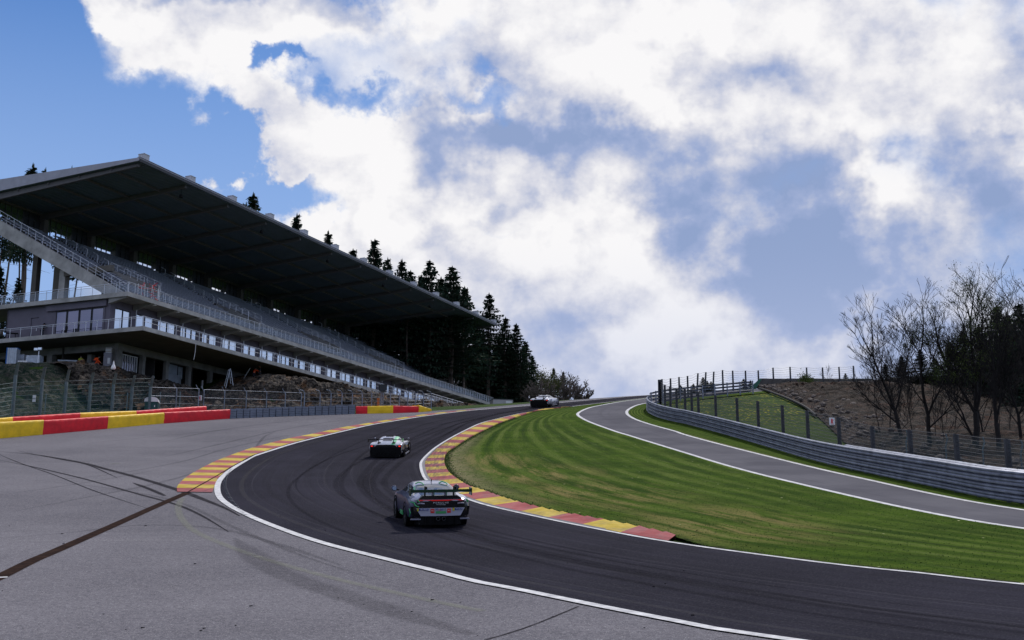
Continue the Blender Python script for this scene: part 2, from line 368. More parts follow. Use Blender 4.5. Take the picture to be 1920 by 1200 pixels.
# ---------------------------------------------------------------- mesh builder
class MB:
    def __init__(s): s.v = []; s.f = []; s.mi = []; s.uv = None
    def quad(s, a, b, c, d, mi=0):
        n = len(s.v); s.v += [tuple(a), tuple(b), tuple(c), tuple(d)]; s.f.append((n, n+1, n+2, n+3)); s.mi.append(mi); return s
    def hexa(s, P, mi=0):                       # 8 corners: bottom loop 0-3, top loop 4-7
        n = len(s.v); s.v += [tuple(p) for p in P]
        for q in ((3, 2, 1, 0), (4, 5, 6, 7), (0, 1, 5, 4), (1, 2, 6, 5), (2, 3, 7, 6), (3, 0, 4, 7)):
            s.f.append(tuple(n+i for i in q)); s.mi.append(mi)
        return s
    def box(s, x0, x1, y0, y1, z0, z1, mi=0):
        return s.hexa([(x0,y0,z0),(x1,y0,z0),(x1,y1,z0),(x0,y1,z0),(x0,y0,z1),(x1,y0,z1),(x1,y1,z1),(x0,y1,z1)], mi)
    def sbox(s, s0, s1, b0, b1, z0, z1, mi=0):  # box in the grandstand frame
        return s.hexa([S(s0,b0,z0),S(s1,b0,z0),S(s1,b1,z0),S(s0,b1,z0),S(s0,b0,z1),S(s1,b0,z1),S(s1,b1,z1),S(s0,b1,z1)], mi)
    def tube(s, p0, p1, r0, r1=None, n=6, mi=0, cap=True):
        r1 = r0 if r1 is None else r1; p0 = Vector(p0); p1 = Vector(p1); d = p1-p0
        if d.length < 1e-6: return s
        d.normalize(); a = d.cross(Vector((0, 0, 1)) if abs(d.z) < .9 else Vector((1, 0, 0))).normalized(); b = d.cross(a)
        k = len(s.v)
        for p, r in ((p0, r0), (p1, r1)):
            for i in range(n):
                t = 2*math.pi*i/n; s.v.append(tuple(p + a*(r*math.cos(t)) + b*(r*math.sin(t))))
        for i in range(n):
            j = (i+1) % n; s.f.append((k+i, k+j, k+n+j, k+n+i)); s.mi.append(mi)
        if cap:
            s.f.append(tuple(k+i for i in reversed(range(n)))); s.mi.append(mi)
            s.f.append(tuple(k+n+i for i in range(n))); s.mi.append(mi)
        return s
    def path(s, pts, r, n=5, mi=0):
        for a, b in zip(pts, pts[1:]): s.tube(a, b, r, r, n, mi)
        return s
    def lathe(s, c, axis, prof, n=20, mi=0):    # prof: (offset along axis, radius)
        c = Vector(c); d = Vector(axis).normalized(); a = d.cross(Vector((0, 0, 1)) if abs(d.z) < .9 else Vector((1, 0, 0))).normalized(); b = d.cross(a)
        k = len(s.v)
        for o, r in prof:
            for i in range(n):
                t = 2*math.pi*i/n; s.v.append(tuple(c + d*o + a*(r*math.cos(t)) + b*(r*math.sin(t))))
        for q in range(len(prof)-1):
            for i in range(n):
                j = (i+1) % n; s.f.append((k+q*n+i, k+q*n+j, k+(q+1)*n+j, k+(q+1)*n+i)); s.mi.append(mi)
        return s
    def grid(s, rows, mi=0, closed=False):
        k = len(s.v); m = len(rows[0])
        for r in rows: s.v += [tuple(p) for p in r]
        for i in range(len(rows)-1):
            for j in range(m-1):
                s.f.append((k+i*m+j, k+i*m+j+1, k+(i+1)*m+j+1, k+(i+1)*m+j)); s.mi.append(mi)
        return s
    def build(s, name, mats, parent=None, origin=None, smooth=False, label=None):
        if not isinstance(mats, (list, tuple)): mats = [mats]
        o = Vector((0, 0, 0))
        if origin is not None: o = Vector(origin)
        me = bpy.data.meshes.new(name)
        me.from_pydata([(x-o.x, y-o.y, z-o.z) for x, y, z in s.v], [], s.f)
        for m in mats: me.materials.append(m)
        if len(mats) > 1: me.polygons.foreach_set('material_index', s.mi)
        if s.uv is not None:
            ul = me.uv_layers.new(name='map'); idx = [0]*len(me.loops); me.loops.foreach_get('vertex_index', idx)
            fl = []
            for i in idx: fl += s.uv[i]
            ul.data.foreach_set('uv', fl)
        if smooth: me.polygons.foreach_set('use_smooth', [True]*len(me.polygons))
        me.update()
        ob = bpy.data.objects.new(name, me); scene.collection.objects.link(ob)
        if parent: ob.parent = parent
        elif origin is not None: ob.location = o
        if label: ob['label'] = label
        return ob
def tag(o, label=None, cat=None, group=None, kind=None):
    if label: o['label'] = label
    if cat: o['category'] = cat
    if group: o['group'] = group
    if kind: o['kind'] = kind
    return o
def empty(name, loc, rz=0, label=None, cat=None, group=None):
    o = bpy.data.objects.new(name, None); scene.collection.objects.link(o); o.location = loc; o.rotation_euler = (0, 0, rz)
    o.empty_display_size = .3
    return tag(o, label, cat, group)
def copy_tree(o, parent=None):
    c = o.copy(); scene.collection.objects.link(c)
    if parent: c.parent = parent
    for ch in list(o.children):
        copy_tree(ch, c)
    return c
def curve(pts, step=1.0):                       # Catmull-Rom through plan points, resampled evenly
    P = [Vector((p[0], p[1])) for p in pts]; Q = [P[0]*2-P[1]] + P + [P[-1]*2-P[-2]]; out = []
    for i in range(1, len(Q)-2):
        for k in range(12):
            t = k/12; a, b, c, d = Q[i-1], Q[i], Q[i+1], Q[i+2]
            out.append(.5*((2*b) + (c-a)*t + (2*a-5*b+4*c-d)*t*t + (3*b-a-3*c+d)*t**3))
    out.append(P[-1])
    for _ in range(3):                          # iron out survey noise
        out = [out[0]] + [(out[i-1]+out[i]*2+out[i+1])/4 for i in range(1, len(out)-1)] + [out[-1]]
    return resample(out, step=step)
def resample(P, n=None, step=None):
    D = [0]
    for a, b in zip(P, P[1:]): D.append(D[-1] + (b-a).length)
    if n is None: n = max(2, int(D[-1]/step)+1)
    out = []; j = 0
    for i in range(n):
        d = D[-1]*i/(n-1)
        while j < len(D)-2 and D[j+1] < d: j += 1
        t = (d-D[j])/max(1e-9, D[j+1]-D[j]); out.append(P[j].lerp(P[j+1], min(1, t)))
    return out
def offset(P, d):                               # positive = to the left of the direction of travel
    out = []
    for i, p in enumerate(P):
        t = P[min(i+1, len(P)-1)] - P[max(i-1, 0)]; t.normalize(); out.append(p + Vector((-t.y, t.x))*d)
    return out
def ruled(A, Bc, n, m, dz, hf=H0):
    A = resample(A, n=n); Bc = resample(Bc, n=n); mb = MB(); mb.uv = []; rows = []; dl = 0
    for i in range(n):
        if i: dl += (A[i]-A[i-1]).length
        r = []
        for j in range(m):
            p = A[i].lerp(Bc[i], j/(m-1)); r.append((p.x, p.y, hf(p.x, p.y)+dz)); mb.uv.append((dl, j/(m-1)))
        rows.append(r)
    mb.grid(rows); return mb
def ribbon(P, w0, w1, dz, m=2, hf=H0, step=None):
    return ruled(offset(P, w0), offset(P, w1), len(P), m, dz, hf)
def surf(p, dz=0): return Vector((p[0], p[1], H0(p[0], p[1])+dz))
# ---------------------------------------------------------------- ground, roads, kerbs
sv_ = lambda L_: [survey(*p) for p in L_]
OUT = [(40, -6), (22, 3.5), (12, 10.5)] + sv_([(1440,1198),(1247,1165),(1085,1133),(960,1107),(880,1092),(813,1074),(747,1058),(680,1041),(613,1024),(547,1003),(480,977),(450,963),(423,948),(405,932),(402,913),(410,897),(430,880),(460,862),(480,853),(540,834),(590,821),(640,809),(690,797.5),(740,789),(790,781),(840,774.5),(890,769)]) + [(-1.0,114.3),(3.0,120.2),(8.0,127.5),(14,136),(22,146),(36,160),(60,178)]
INN = [(46, 5), (30, 10.5), (18, 17)] + sv_([(1920,1096),(1760,1078),(1600,1062),(1440,1042),(1260,1017),(1127,993),(960,958),(907,945),(865,930),(813,907),(798,893),(792,873),(795,863),(807,850),(822,837.5),(845,823),(873,808),(903,794),(937,785),(980,775),(1013,770)]) + [(4.8,112.0),(8.0,117.3),(12.5,124),(18,131.5),(27,141.5),(42,155),(66,171)]
GRS = [(46, 5.1), (30, 10.6), (18, 17.1)] + sv_([(1920,1095.5),(1760,1077.5),(1600,1061.5),(1440,1041.5),(1320,1024),(1275,1010),(1210,995),(1147,982),(1093,972),(1040,962),(960,942),(903,922),(880,915),(863,905),(845,892),(835,877),(833,863),(838,850),(852,840),(880,822),(918,803),(940,793),(977,780.5),(1013,769.5)]) + [(4.85,111.9),(8.05,117.2),(12.55,123.9),(18.1,131.4),(27.1,141.4),(42.1,154.9),(66.1,170.9)]
ESL = [(44, 18), (30, 20.5), (21, 24), (17, 28.5)] + sv_([(1920,993),(1760,967),(1600,933),(1440,895),(1293,853),(1186,820),(1156,811),(1125,800),(1097,789),(1081,779),(1084,773),(1102,765),(1125,760)]) + [(11.4,121.2),(15.2,126.8),(22,134.5),(34,144.5),(54,157),(80,168)]
ESR = [(46, 23), (33, 25), (24.5, 28.5), (19.6, 33.5)] + sv_([(1920,956),(1760,928),(1600,893),(1440,855),(1293,817),(1266,808),(1219,795),(1191,785),(1178,775),(1184,766)]) + [(13.2,115.9),(17.2,121.5),(24,128.5),(36,137.5),(56,149.5),(82,160)]
out_c, inn_c, grs_c, esl_c, esr_c = (curve(c, .8) for c in (OUT, INN, GRS, ESL, ESR))
# terrain sheet
def axis(lo, hi, f0, f1, fine, far):
    a = [f0]
    while a[-1] < f1: a.append(a[-1]+fine)
    st = fine; b = a[-1]
    while b < hi: st *= 1.35; b += st; a.append(min(b, hi))
    st = fine; b = f0; pre = []
    while b > lo: st *= 1.35; b -= st; pre.append(max(b, lo))
    return pre[::-1] + a
xs = axis(-1800, 1800, -70, 76, 1., 0); ys = axis(-600, 2600, 14, 215, 1., 0)
mb = MB(); rows = []
for y in ys:
    rows.append([(x, y, H(x, y) - .07 - (0 if y < 300 else (y-300)*.03)) for x in xs])
mb.grid(rows); gr = mb.build('ground', M_ROUGH, smooth=True); tag(gr, 'rough grass ground of the hillside around the circuit', kind='structure')
BAR = [(-30, -10), (-44, 30), (-42, 62), (-38.6, 76)] + sv_([(0,822),(80,815),(201,804),(307,794),(431,785),(666,776),(737,775),(785,773),(809,770.5)]) + [(-4.5,114.5),(-1.2,119.8),(3.5,127),(9,135.5),(18,146.5),(32,161),(56,181)]
bar_c = curve(BAR, .8)
bar_x = curve([(-60, -40), (-52, -10), (-46, 30)] + BAR[2:], .8)
o = ruled([Vector((40, -30)), *[Vector((30-i*8, -36)) for i in range(1, 9)]], [Vector((40, 4)), *[Vector((30-i*8, 6)) for i in range(1, 9)]], 40, 12, -.02).build('concrete_apron', M_RUN, smooth=True)
tag(o, 'grey asphalt apron in the nearest foreground', kind='structure')
o = ruled(out_c, bar_x, 330, 60, 0).build('runoff_area', M_RUN, smooth=True); tag(o, 'light grey asphalt run-off left of the track', kind='structure')
o = ruled(out_c, inn_c, 340, 26, .012).build('race_track', M_TRACK, smooth=True); tag(o, 'dark asphalt race track curving uphill', kind='structure')
o = ruled(esl_c, esr_c, 260, 12, .012).build('escape_road', M_ESC, smooth=True); tag(o, 'paler asphalt service road climbing beside the guardrail', kind='structure')
# infield: match the two borders at the same distance up the hill so mowing lines follow both
ga = [p for p in grs_c]; eb = esl_c
o = ruled(ga, eb, 330, 90, .02).build('infield_grass', M_GRASS, smooth=True); tag(o, 'mown green grass between the track and the service road', kind='structure')
# verge between service road and guardrail
RAIL = [(48, 27), (36, 28.5), (27, 31.5), (21.2, 35.5)] + sv_([(1920,947),(1760,917),(1600,883),(1440,839.5),(1300,800),(1266,792.5),(1234,784),(1216,775)]) + [(12.2,104.1),(12.6,108.5),(14.2,113.6),(18,119.6),(25,126.3),(37,135),(57,147)]
rail_c = curve(RAIL, .5)
rl = [p for p in rail_c]; 
o = ruled([p for p in esr_c if p.x < 56], offset(rail_c, -.6), 260, 6, .005).build('grass_verge', M_GRASS, smooth=True); tag(o, 'narrow grass verge at the foot of the guardrail', kind='structure')

# white edge lines (flat painted bands)
for P, a, b, nm, lb, mt in ((out_c, 0, -.24, 'edge_line', 'white line along the outer edge of the track', M_LINE),
        (inn_c, .0, .16, 'edge_line', 'thin white line along the inner edge of the track', M_LINE),
        (esl_c, .0, -.26, 'edge_line', 'white line along the infield side of the service road', M_LINE),
        (esr_c, .0, .26, 'edge_line', 'white line along the guardrail side of the service road', M_LINE)):
    o = ribbon(P, a, b, .022, 3).build(nm, mt, smooth=True); tag(o, lb, kind='structure')
# grey concrete lip of the inner kerb round the apex
ap = [p for p in inn_c if 34 < p.y < 112 and p.x < 7]
mb = MB(); mb.uv = []; rows = []
for i, p in enumerate(offset(ap, 0)):
    w = .04 + .09*math.exp(-((p.y-64)/14)**2); q = offset(ap, -.0)[i]; t = ap[min(i+1, len(ap)-1)]-ap[max(i-1, 0)]; t.normalize(); nn = Vector((t.y, -t.x))
    r = []
    for k, dz in ((-.02, .024), (w, .05)):
        c = p + nn*k; r.append((c.x, c.y, H0(c.x, c.y)+dz)); mb.uv.append((i, k))
    rows.append(r)
mb.grid(rows); o = mb.build('kerb_lip', M_LINEG, smooth=True); tag(o, 'grey concrete lip before the inner kerb', kind='structure')
ILN = [q + (offset(ap, -1)[i]-q)*(.04+.09*math.exp(-((q.y-64)/14)**2)) for i, q in enumerate(ap)]

def kerbmat(name, ca_, cb_):
    g = NG(name); p = g.pos(); u = g.uv(); s_ = g.sep(u)
    c = g.mix(g.ramp(g.noise(p, 1.2, 5, .7), .35, .65), ca_, cb_)
    c = g.mix(g.ramp(g.noise(p, .8, 7, .75), .48, .66, 0, .45), c, (.17, .15, .15))
    scuff = g.m2('MULTIPLY', g.ramp(g.noise(g.mul(p, (7, .45, 0)), 1., 6, .7), .36, .62), g.ramp(s_[0], .05, .75, 0, .68))
    c = g.mix(scuff, c, (.065, .052, .072))
    return g.out(c, .95, g.noise(p, 8, 4), .4, .02, .08)
M_KY = kerbmat('kerb_yellow', (.50, .36, .05), (.66, .50, .12)); M_KR = kerbmat('kerb_red', (.34, .085, .085), (.46, .16, .155))
def kerb(inner, outer, step, name, label, rise, ridge=0, scuffc=None, n=420, m=7):
    A = resample(inner, n=n); Bc = resample(outer, n=n); mb = MB(); mb.uv = []; rows = []; d = 0; cum = []
    for i in range(n):
        if i: d += ((A[i]-A[i-1]).length + (Bc[i]-Bc[i-1]).length)/2
        cum.append(d); r = []
        for j in range(m):
            t = j/(m-1); p = A[i].lerp(Bc[i], t)
            z = rise*t + (ridge*t*((d % .8)/.8) if ridge else 0)
            r.append((p.x, p.y, H0(p.x, p.y)+.026+z))
            sc = 0 if scuffc is None else math.exp(-((p.y-scuffc[0])/scuffc[1])**2)*(1-.35*t)
            mb.uv.append((sc, d*.06+t*.2))
        rows.append(r)
    mb.grid(rows)
    k = 0
    for i in range(n-1):
        c = int(cum[i]/step) % 2
        for j in range(m-1): mb.mi[k] = c; k += 1
    # outer side skirt so the raised kerb is solid
    base = len(mb.v)
    for i in range(n):
        p = rows[i][-1]; mb.v.append(p); mb.v.append((p[0], p[1], H0(p[0], p[1])-.05)); mb.uv += [(0, 0), (0, 0)]
    for i in range(n-1): mb.f.append((base+2*i, base+2*i+1, base+2*i+3, base+2*i+2)); mb.mi.append(int(cum[i]/step) % 2)
    o = mb.build(name, [M_KR, M_KY]); tag(o, label, kind='structure'); return o
i0 = [p for p in curve(INN, .3) if 31.3 < p.y < 114 and p.x < 9]; g0 = [p for p in curve(GRS, .3) if 32.2 < p.y < 112 and p.x < 8.3]
lip = [offset(i0, -1)[i] for i in range(len(i0))]
i1 = [q + (lip[i]-q)*(.04+.09*math.exp(-((q.y-64)/14)**2)) for i, q in enumerate(i0)]
kerb(i1, g0, 2.15, 'inner_kerb', 'red and yellow striped kerb round the inside of the bend', .05, .05, (66, 17))
oa = sv_([(398,924),(402,912),(410,896),(430,879),(460,861),(480,852),(540,833),(590,820),(640,808.3),(690,797),(740,788.5),(790,780.5),(840,774),(890,768.5)])
ob_ = sv_([(332,923),(334,910),(357,890),(400,867),(443,850),(480,838),(540,822.5),(590,813),(640,802),(690,793.5),(740,785.3),(790,778),(840,772.3),(890,767.8)])
kerb(curve(oa, .4), curve(ob_, .4), 1.75, 'outer_kerb', 'red and yellow painted strip along the outside of the bend', .0, 0, (40, 9), n=420)

# marks on the surfaces
def mark(pts, w, m, name, label, dz=.006, taper=True):
    c = curve(sv_(pts), .6); n = len(c); mb = MB(); mb.uv = []; rows = []
    for i, p in enumerate(c):
        t = c[min(i+1, n-1)]-c[max(i-1, 0)]; t.normalize(); q = Vector((-t.y, t.x)); ww = w*(min(1, .15+4*i/n, .15+4*(n-i)/n) if taper else 1)
        r = []
        for k in (-.5, .5):
            e = p + q*(k*ww); r.append((e.x, e.y, H0(e.x, e.y)+dz)); mb.uv.append((i, k))
        rows.append(r)
    mb.grid(rows); o = mb.build(name, m); tag(o, label, kind='structure'); return o
mark([(0,847),(70,853),(150,867),(200,880),(260,896),(340,921),(372,933),(420,952),(450,968)], .42, M_MARK, 'tyre_mark', 'thick black tyre mark running down to the track edge')
mark([(0,863),(60,875),(150,896),(250,924),(330,946),(380,968),(428,997)], .22, M_MARK, 'tyre_mark', 'thinner black tyre mark below the thick one')
mark([(-10,848),(45,871),(100,890),(170,918),(275,953)], .12, M_MARK, 'tyre_mark', 'fine tyre mark crossing the other two')
mark([(32,845),(110,861),(165,872),(220,896)], .14, M_MARK, 'tyre_mark', 'fine tyre mark above the thick one', dz=.007)
mark([(248,905),(280,917),(310,930)], .3, M_MARK, 'tyre_mark', 'short dark tyre mark before the striped kerb')
mark([(478,841),(487,829),(497,818),(513,811)], .25, M_MARK2, 'tyre_mark', 'short curved mark above the striped kerb')
mark([(300,858),(420,831),(560,800),(700,780)], .3, M_MARK2, 'tyre_mark', 'long faint mark along the run-off')
mark([(0,905),(180,893),(330,868),(430,840),(560,812)], .22, M_MARK2, 'tyre_mark', 'faint curved mark sweeping towards the tyre wall')
mark([(440,1010),(500,1060),(580,1095),(680,1128),(780,1160),(890,1190)], .9, M_MARK3, 'tyre_mark', 'broad faint dark smear near the camera')
mark([(342,934),(334,950),(340,972),(365,996),(410,1017),(480,1043),(560,1067),(640,1088),(730,1109),(830,1131),(905,1146)], .30, M_OLDP, 'old_line', 'faded pale curved line on the run-off', taper=False)
mark([(-420,1290),(-200,1180),(-40,1101),(0,1082),(60,1052),(100,1035),(200,991),(280,955),(350,924.5)], .34, M_DRAIN, 'drain_channel', 'rusty drain channel crossing the run-off', dz=.010, taper=False)
mark([(352,924),(400,897),(440,873),(478,853)], .07, M_DRAIN, 'drain_channel', 'thin seam across the striped paint', dz=.034, taper=False)
mark([(1085,1137),(1040,1156),(1000,1172),(960,1186),(900,1203)], .07, M_MARK, 'road_joint', 'cracked joint in the asphalt by the white line', dz=.005, taper=False)
mark([(-20,1084.5),(14,1083)], .16, M_LINE, 'paint_mark', 'scrap of white paint at the drain', dz=.014, taper=False)
mark([(208,870),(224,869)], .55, M_OLDP, 'paint_mark', 'small pale rectangle painted on the run-off', dz=.008, taper=False)
for k, (a, b) in enumerate((((1010,955),(960,938)),)): pass
mark([(800,1010),(745,975),(700,935),(694,895),(705,868)], .06, M_MARK2, 'tyre_mark', 'thin curved tyre mark left of the rear car', dz=.017)
# rubbered racing line: overlapping streaks that cross from the outside to the apex and out again
oc = resample(out_c, n=300); ic = resample(inn_c, n=300)
def lane(t0, t1, t2, i0_, i1_, w, mt, label, nm='tyre_mark', dz=.0165):
    mb = MB(); mb.uv = []; rows = []; n = i1_-i0_; C = []
    for k in range(n):
        q = k/(n-1); t = t0+(t1-t0)*sm(0, .5, q) if q < .5 else t1+(t2-t1)*sm(.5, 1, q); C.append(oc[i0_+k].lerp(ic[i0_+k], t))
    for k, p in enumerate(C):
        d = C[min(k+1, n-1)]-C[max(k-1, 0)]; d.normalize(); q = Vector((-d.y, d.x)); ww = w*min(1, .1+6*k/n, .1+6*(n-k)/n); r = []
        for e in (-.5, .5): z = p+q*(e*ww); r.append((z.x, z.y, H0(z.x, z.y)+dz)); mb.uv.append((k, e))
        rows.append(r)
    mb.grid(rows); tag(mb.build(nm, mt), label, kind='structure')
for k, (a, b, c, i, j, w) in enumerate(((.40,.84,.42,40,235,.5),(.52,.90,.30,50,240,.35),(.30,.74,.50,30,220,.45),(.46,.80,.22,70,250,.3),(.22,.62,.36,35,200,.3),(.60,.93,.55,60,210,.4),(.35,.70,.60,90,260,.25),(.12,.45,.20,60,190,.2))):
    lane(a, b, c, i, j, w, M_MARK4, 'dark rubber streak along the racing line, strand %s from the outside' % ['five','seven','three','six','two','eight','four','one'][k])
lane(.10, .12, .08, 20, 220, .25, M_MARK5, 'pale dusty streak close to the outer edge of the track', dz=.0162)
lane(.50, .50, .50, 10, 280, .05, M_MARK5, 'thin paving joint down the middle of the track', 'road_joint', dz=.0175)
for pts_, w_, lb_ in (([(20,960),(150,935),(300,905),(430,868),(560,830)], .35, 'long faint mark curving over the run-off towards the kerb'), ([(-10,1010),(120,1000),(260,985),(400,990),(520,1020),(640,1060)], .3, 'faint mark bending back towards the white line'),
        ([(60,900),(200,915),(330,940),(430,985),(560,1040),(700,1085)], .25, 'faint mark running beside the track edge'), ([(300,830),(380,812),(480,797),(600,784)], .4, 'faint mark below the tyre wall'), ([(120,835),(260,822),(400,808),(520,798)], .3, 'faint mark in front of the barrier blocks'), ([(-10,930),(160,905),(300,880)], .25, 'faint straight mark over the far run-off')):
    mark(pts_, w_, M_MARK3, 'tyre_mark', lb_, dz=.0045)
# small white studs along the apex line, debris crumbs
st = MB(); cc = curve(sv_([(434,880),(424,895),(422,912),(430,932),(446,953),(460,966)]), .55)
for p in cc:
    z = H0(p.x, p.y)+.016; st.box(p.x-.05, p.x+.05, p.y-.09, p.y+.09, z, z+.008)
tag(st.build('dotted_line', M_LINE), 'row of small white dots inside the outer line', kind='structure')
random.seed(5); st = MB()
for _ in range(40):
    px, py = random.uniform(0, 1300), random.uniform(930, 1195)
    x, y = survey(px, py); r = random.uniform(.008, .026); z = H0(x, y)
    st.tube((x-r, y, z+.02), (x+r*random.uniform(.4, 2), y+r*.6, z+.024), r*.55, r*.3, 5)
tag(st.build('rubber_crumbs', M_CRUMB), 'scattered crumbs of tyre rubber on the asphalt', kind='stuff')

# grass blades standing along the borders and over the nearer infield
def blades(name, label, n, rng, hgt, cols, seed):
    random.seed(seed); mb = MB()
    for _ in range(n):
        x, y = rng(); h = hgt*random.uniform(.5, 1.35); a = random.uniform(0, math.pi); w = .02+.02*random.random(); z = H0(x, y)+.005
        dx, dy = math.cos(a)*w, math.sin(a)*w; lx, ly = random.uniform(-.4, .4)*h, random.uniform(-.4, .4)*h
        k = len(mb.v); mb.v += [(x-dx, y-dy, z), (x+dx, y+dy, z), (x+lx, y+ly, z+h)]; mb.f.append((k, k+1, k+2)); mb.mi.append(random.choice((0, 0, 1, 2)))
    o = mb.build(name, cols); tag(o, label, kind='stuff'); return o
M_B1 = pm('grass_blade', (.050, .105, .012), .8, 0, .2, 2, pos=True); M_B2 = pm('pale_grass_blade', (.095, .155, .03), .8, 0, .2, 2, pos=True); M_B3 = pm('dark_grass_blade', (.026, .058, .010), .8, 0, .2, 2, pos=True)
ga_r = resample(ga, n=600); eb_r = resample(eb, n=600)
def rng_in():
    while True:
        i = random.randrange(599); q = random.random(); t = random.random(); p = ga_r[i].lerp(ga_r[i+1], q).lerp(eb_r[i].lerp(eb_r[i+1], q), t*t if random.random() < .5 else t)
        if 20 < p.y < 118 and abs(p.x) < .47*p.y + 2 and random.random() < min(1, 45/p.y): return p.x, p.y
blades('infield_grass_blades', 'short grass blades of the infield', 26000, rng_in, .030, [M_B1, M_B2, M_B3], 3)
kb = [p for p in grs_c if 34 < p.y < 100 and p.x < 12]
def rng_edge():
    i = random.randrange(len(kb)-1); p = kb[i].lerp(kb[i+1], random.random()); d = -abs(random.gauss(0, .18))
    t = kb[i+1]-kb[i]; t.normalize(); return p.x - t.y*d - t.y*.02*-1, p.y + t.x*d
blades('kerb_grass_tufts', 'longer grass tufts along the kerb edge', 6000, rng_edge, .055, [M_B1, M_B2, M_B3], 4)
# ---------------------------------------------------------------- grandstand
GO = S(0, 0, 0) + Vector((0, 0, 20))
gs = empty('grandstand', GO, 0, 'long modern grandstand with a wide dark roof over rows of grey seats', 'grandstand')
ZL, ZU = 23.58, 27.7                            # tops of the two balcony slabs
SE = 96.5
def part(mb, name, mat, parent=gs, smooth=False, label=None): return mb.build(name, mat, parent, GO, smooth, label)
m = MB(); m.sbox(-2.5, 100, -3.05, 24, ZL-.42, ZL-.0)
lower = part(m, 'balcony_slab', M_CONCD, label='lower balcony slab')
m = MB(); m.sbox(-2.56, 100.1, -3.12, -3.0, ZL-.40, ZL+.05); m.sbox(-2.57, -2.45, -3.0, 24, ZL-.40, ZL+.05); part(m, 'slab_edge', M_CONC2, lower)
m = MB(); m.sbox(-1.5, SE, .12, 5, ZU-.36, ZU); m.sbox(-1.5, 4.2, 5, 24, ZU-.36, ZU)
upper = part(m, 'balcony_slab', M_CONC, label='upper balcony slab')
m = MB(); m.sbox(-1.56, SE+.05, 0, .12, ZU-.42, ZU+.06); m.sbox(-1.58, -1.44, .12, 24, ZU-.42, ZU+.06); part(m, 'slab_edge', M_CONC2, upper)
# brackets under the upper slab, each with its lamp and the downpipe behind it
for k in range(24):
    s = 2.7+4*k; m = MB()
    m.hexa([S(s-.22,2.68,ZU-.98),S(s+.22,2.68,ZU-.98),S(s+.22,2.68,ZU-.37),S(s-.22,2.68,ZU-.37),S(s-.22,.30,ZU-.52),S(s+.22,.30,ZU-.52),S(s+.22,.30,ZU-.37),S(s-.22,.30,ZU-.37)])
    br = part(m, 'bracket', M_CONC)
    m = MB(); m.sbox(s+.25, s+.55, .14, .62, ZU-.50, ZU-.38); part(m, 'lamp_box', M_WHITE, br)
    if s < 84:
        m = MB(); m.tube(S(s, 2.35, ZL), S(s, 2.35, ZU-.8), .05, n=6); part(m, 'downpipe', M_RAILM)
m = MB(); m.hexa([S(-1.4,2.68,ZU-.98),S(-.96,2.68,ZU-.98),S(-.96,2.68,ZU-.37),S(-1.4,2.68,ZU-.37),S(-1.4,.30,ZU-.52),S(-.96,.30,ZU-.52),S(-.96,.30,ZU-.37),S(-1.4,.30,ZU-.37)]); part(m, 'bracket', M_CONC)
# clad walls of the lodge level
m = MB(); WX = -.9
m.sbox(WX, 80, 2.78, 3.0, ZL+2.95, ZU-.36)      # band above the windows
wins = []
s = WX+.75
def bay_windows(k, s0):
    kinds = [((.55, 1.75), (2.0, 3.3)), ((.2, 1.75), (1.8, 3.2)), ((.2, 1.15), (1.2, 2.15), (2.2, 3.1)), ((.25, 1.2), (1.6, 3.0)), ((.25, 1.65), (1.7, 3.15))]
    return [(s0+a, s0+b) for a, b in kinds[k % 5]]
allw = [[(-.15, 1.05), (1.1, 2.3)]] + [bay_windows(k, 2.7+4*k) for k in range(19)]
flat = [w for g_ in allw for w in g_]
e = WX
for a, b in flat:
    if a-e > .06: m.sbox(e, a, 2.78, 3.0, ZL, ZL+2.95)
    e = b
m.sbox(e, 80, 2.78, 3.0, ZL, ZL+2.95)
m.sbox(WX, 80, 3.35, 3.5, ZL, ZU-.36)
m.sbox(79.8, 80, 3, 20, ZL, ZU-.36)
# end wall with its own openings
ew = [(3.7, 5.25), (5.35, 6.95), (7.05, 8.65), (8.75, 10.2)]
m.sbox(WX, WX+.2, 3.0, 3.7, ZL, ZU-.36); m.sbox(WX, WX+.2, 3.7, 10.2, ZL+2.95, ZU-.36); m.sbox(WX, WX+.2, 10.2, 12.6, ZL, ZU-.36)
m.sbox(WX, WX+.2, 12.6, 13.7, ZL+2.5, ZU-.36); m.sbox(WX, WX+.2, 13.7, 17.2, ZL, ZU-.36)
m.sbox(WX-.25, WX-.01, 3.2, 11.4, ZL+3.0, ZU-.37); m.sbox(WX, 40, 17.0, 17.2, ZL, ZU-.36)
wall = part(m, 'clad_wall', M_WALL)
m = MB(); m.sbox(WX+.06, WX+.12, 12.65, 13.65, ZL, ZL+2.45); dr = part(m, 'door', M_WALL, label='grey service door in the end wall')
m = MB(); m.sbox(WX+.0, WX+.05, 12.8, 12.86, ZL+1.0, ZL+1.3); part(m, 'door_handle', M_RAILM, dr)
for a, b in flat:
    f = MB()
    for q in ((a, a+.05), (b-.05, b)): f.sbox(q[0], q[1], 2.80, 2.92, ZL+.02, ZL+2.93)
    f.sbox(a+.05, b-.05, 2.80, 2.92, ZL+.02, ZL+.10); f.sbox(a+.05, b-.05, 2.80, 2.92, ZL+2.86, ZL+2.93)
    fo = part(f, 'window', M_DARKM); g_ = MB(); g_.sbox(a+.05, b-.05, 2.84, 2.87, ZL+.10, ZL+2.86); part(g_, 'pane', M_GLASS, fo)
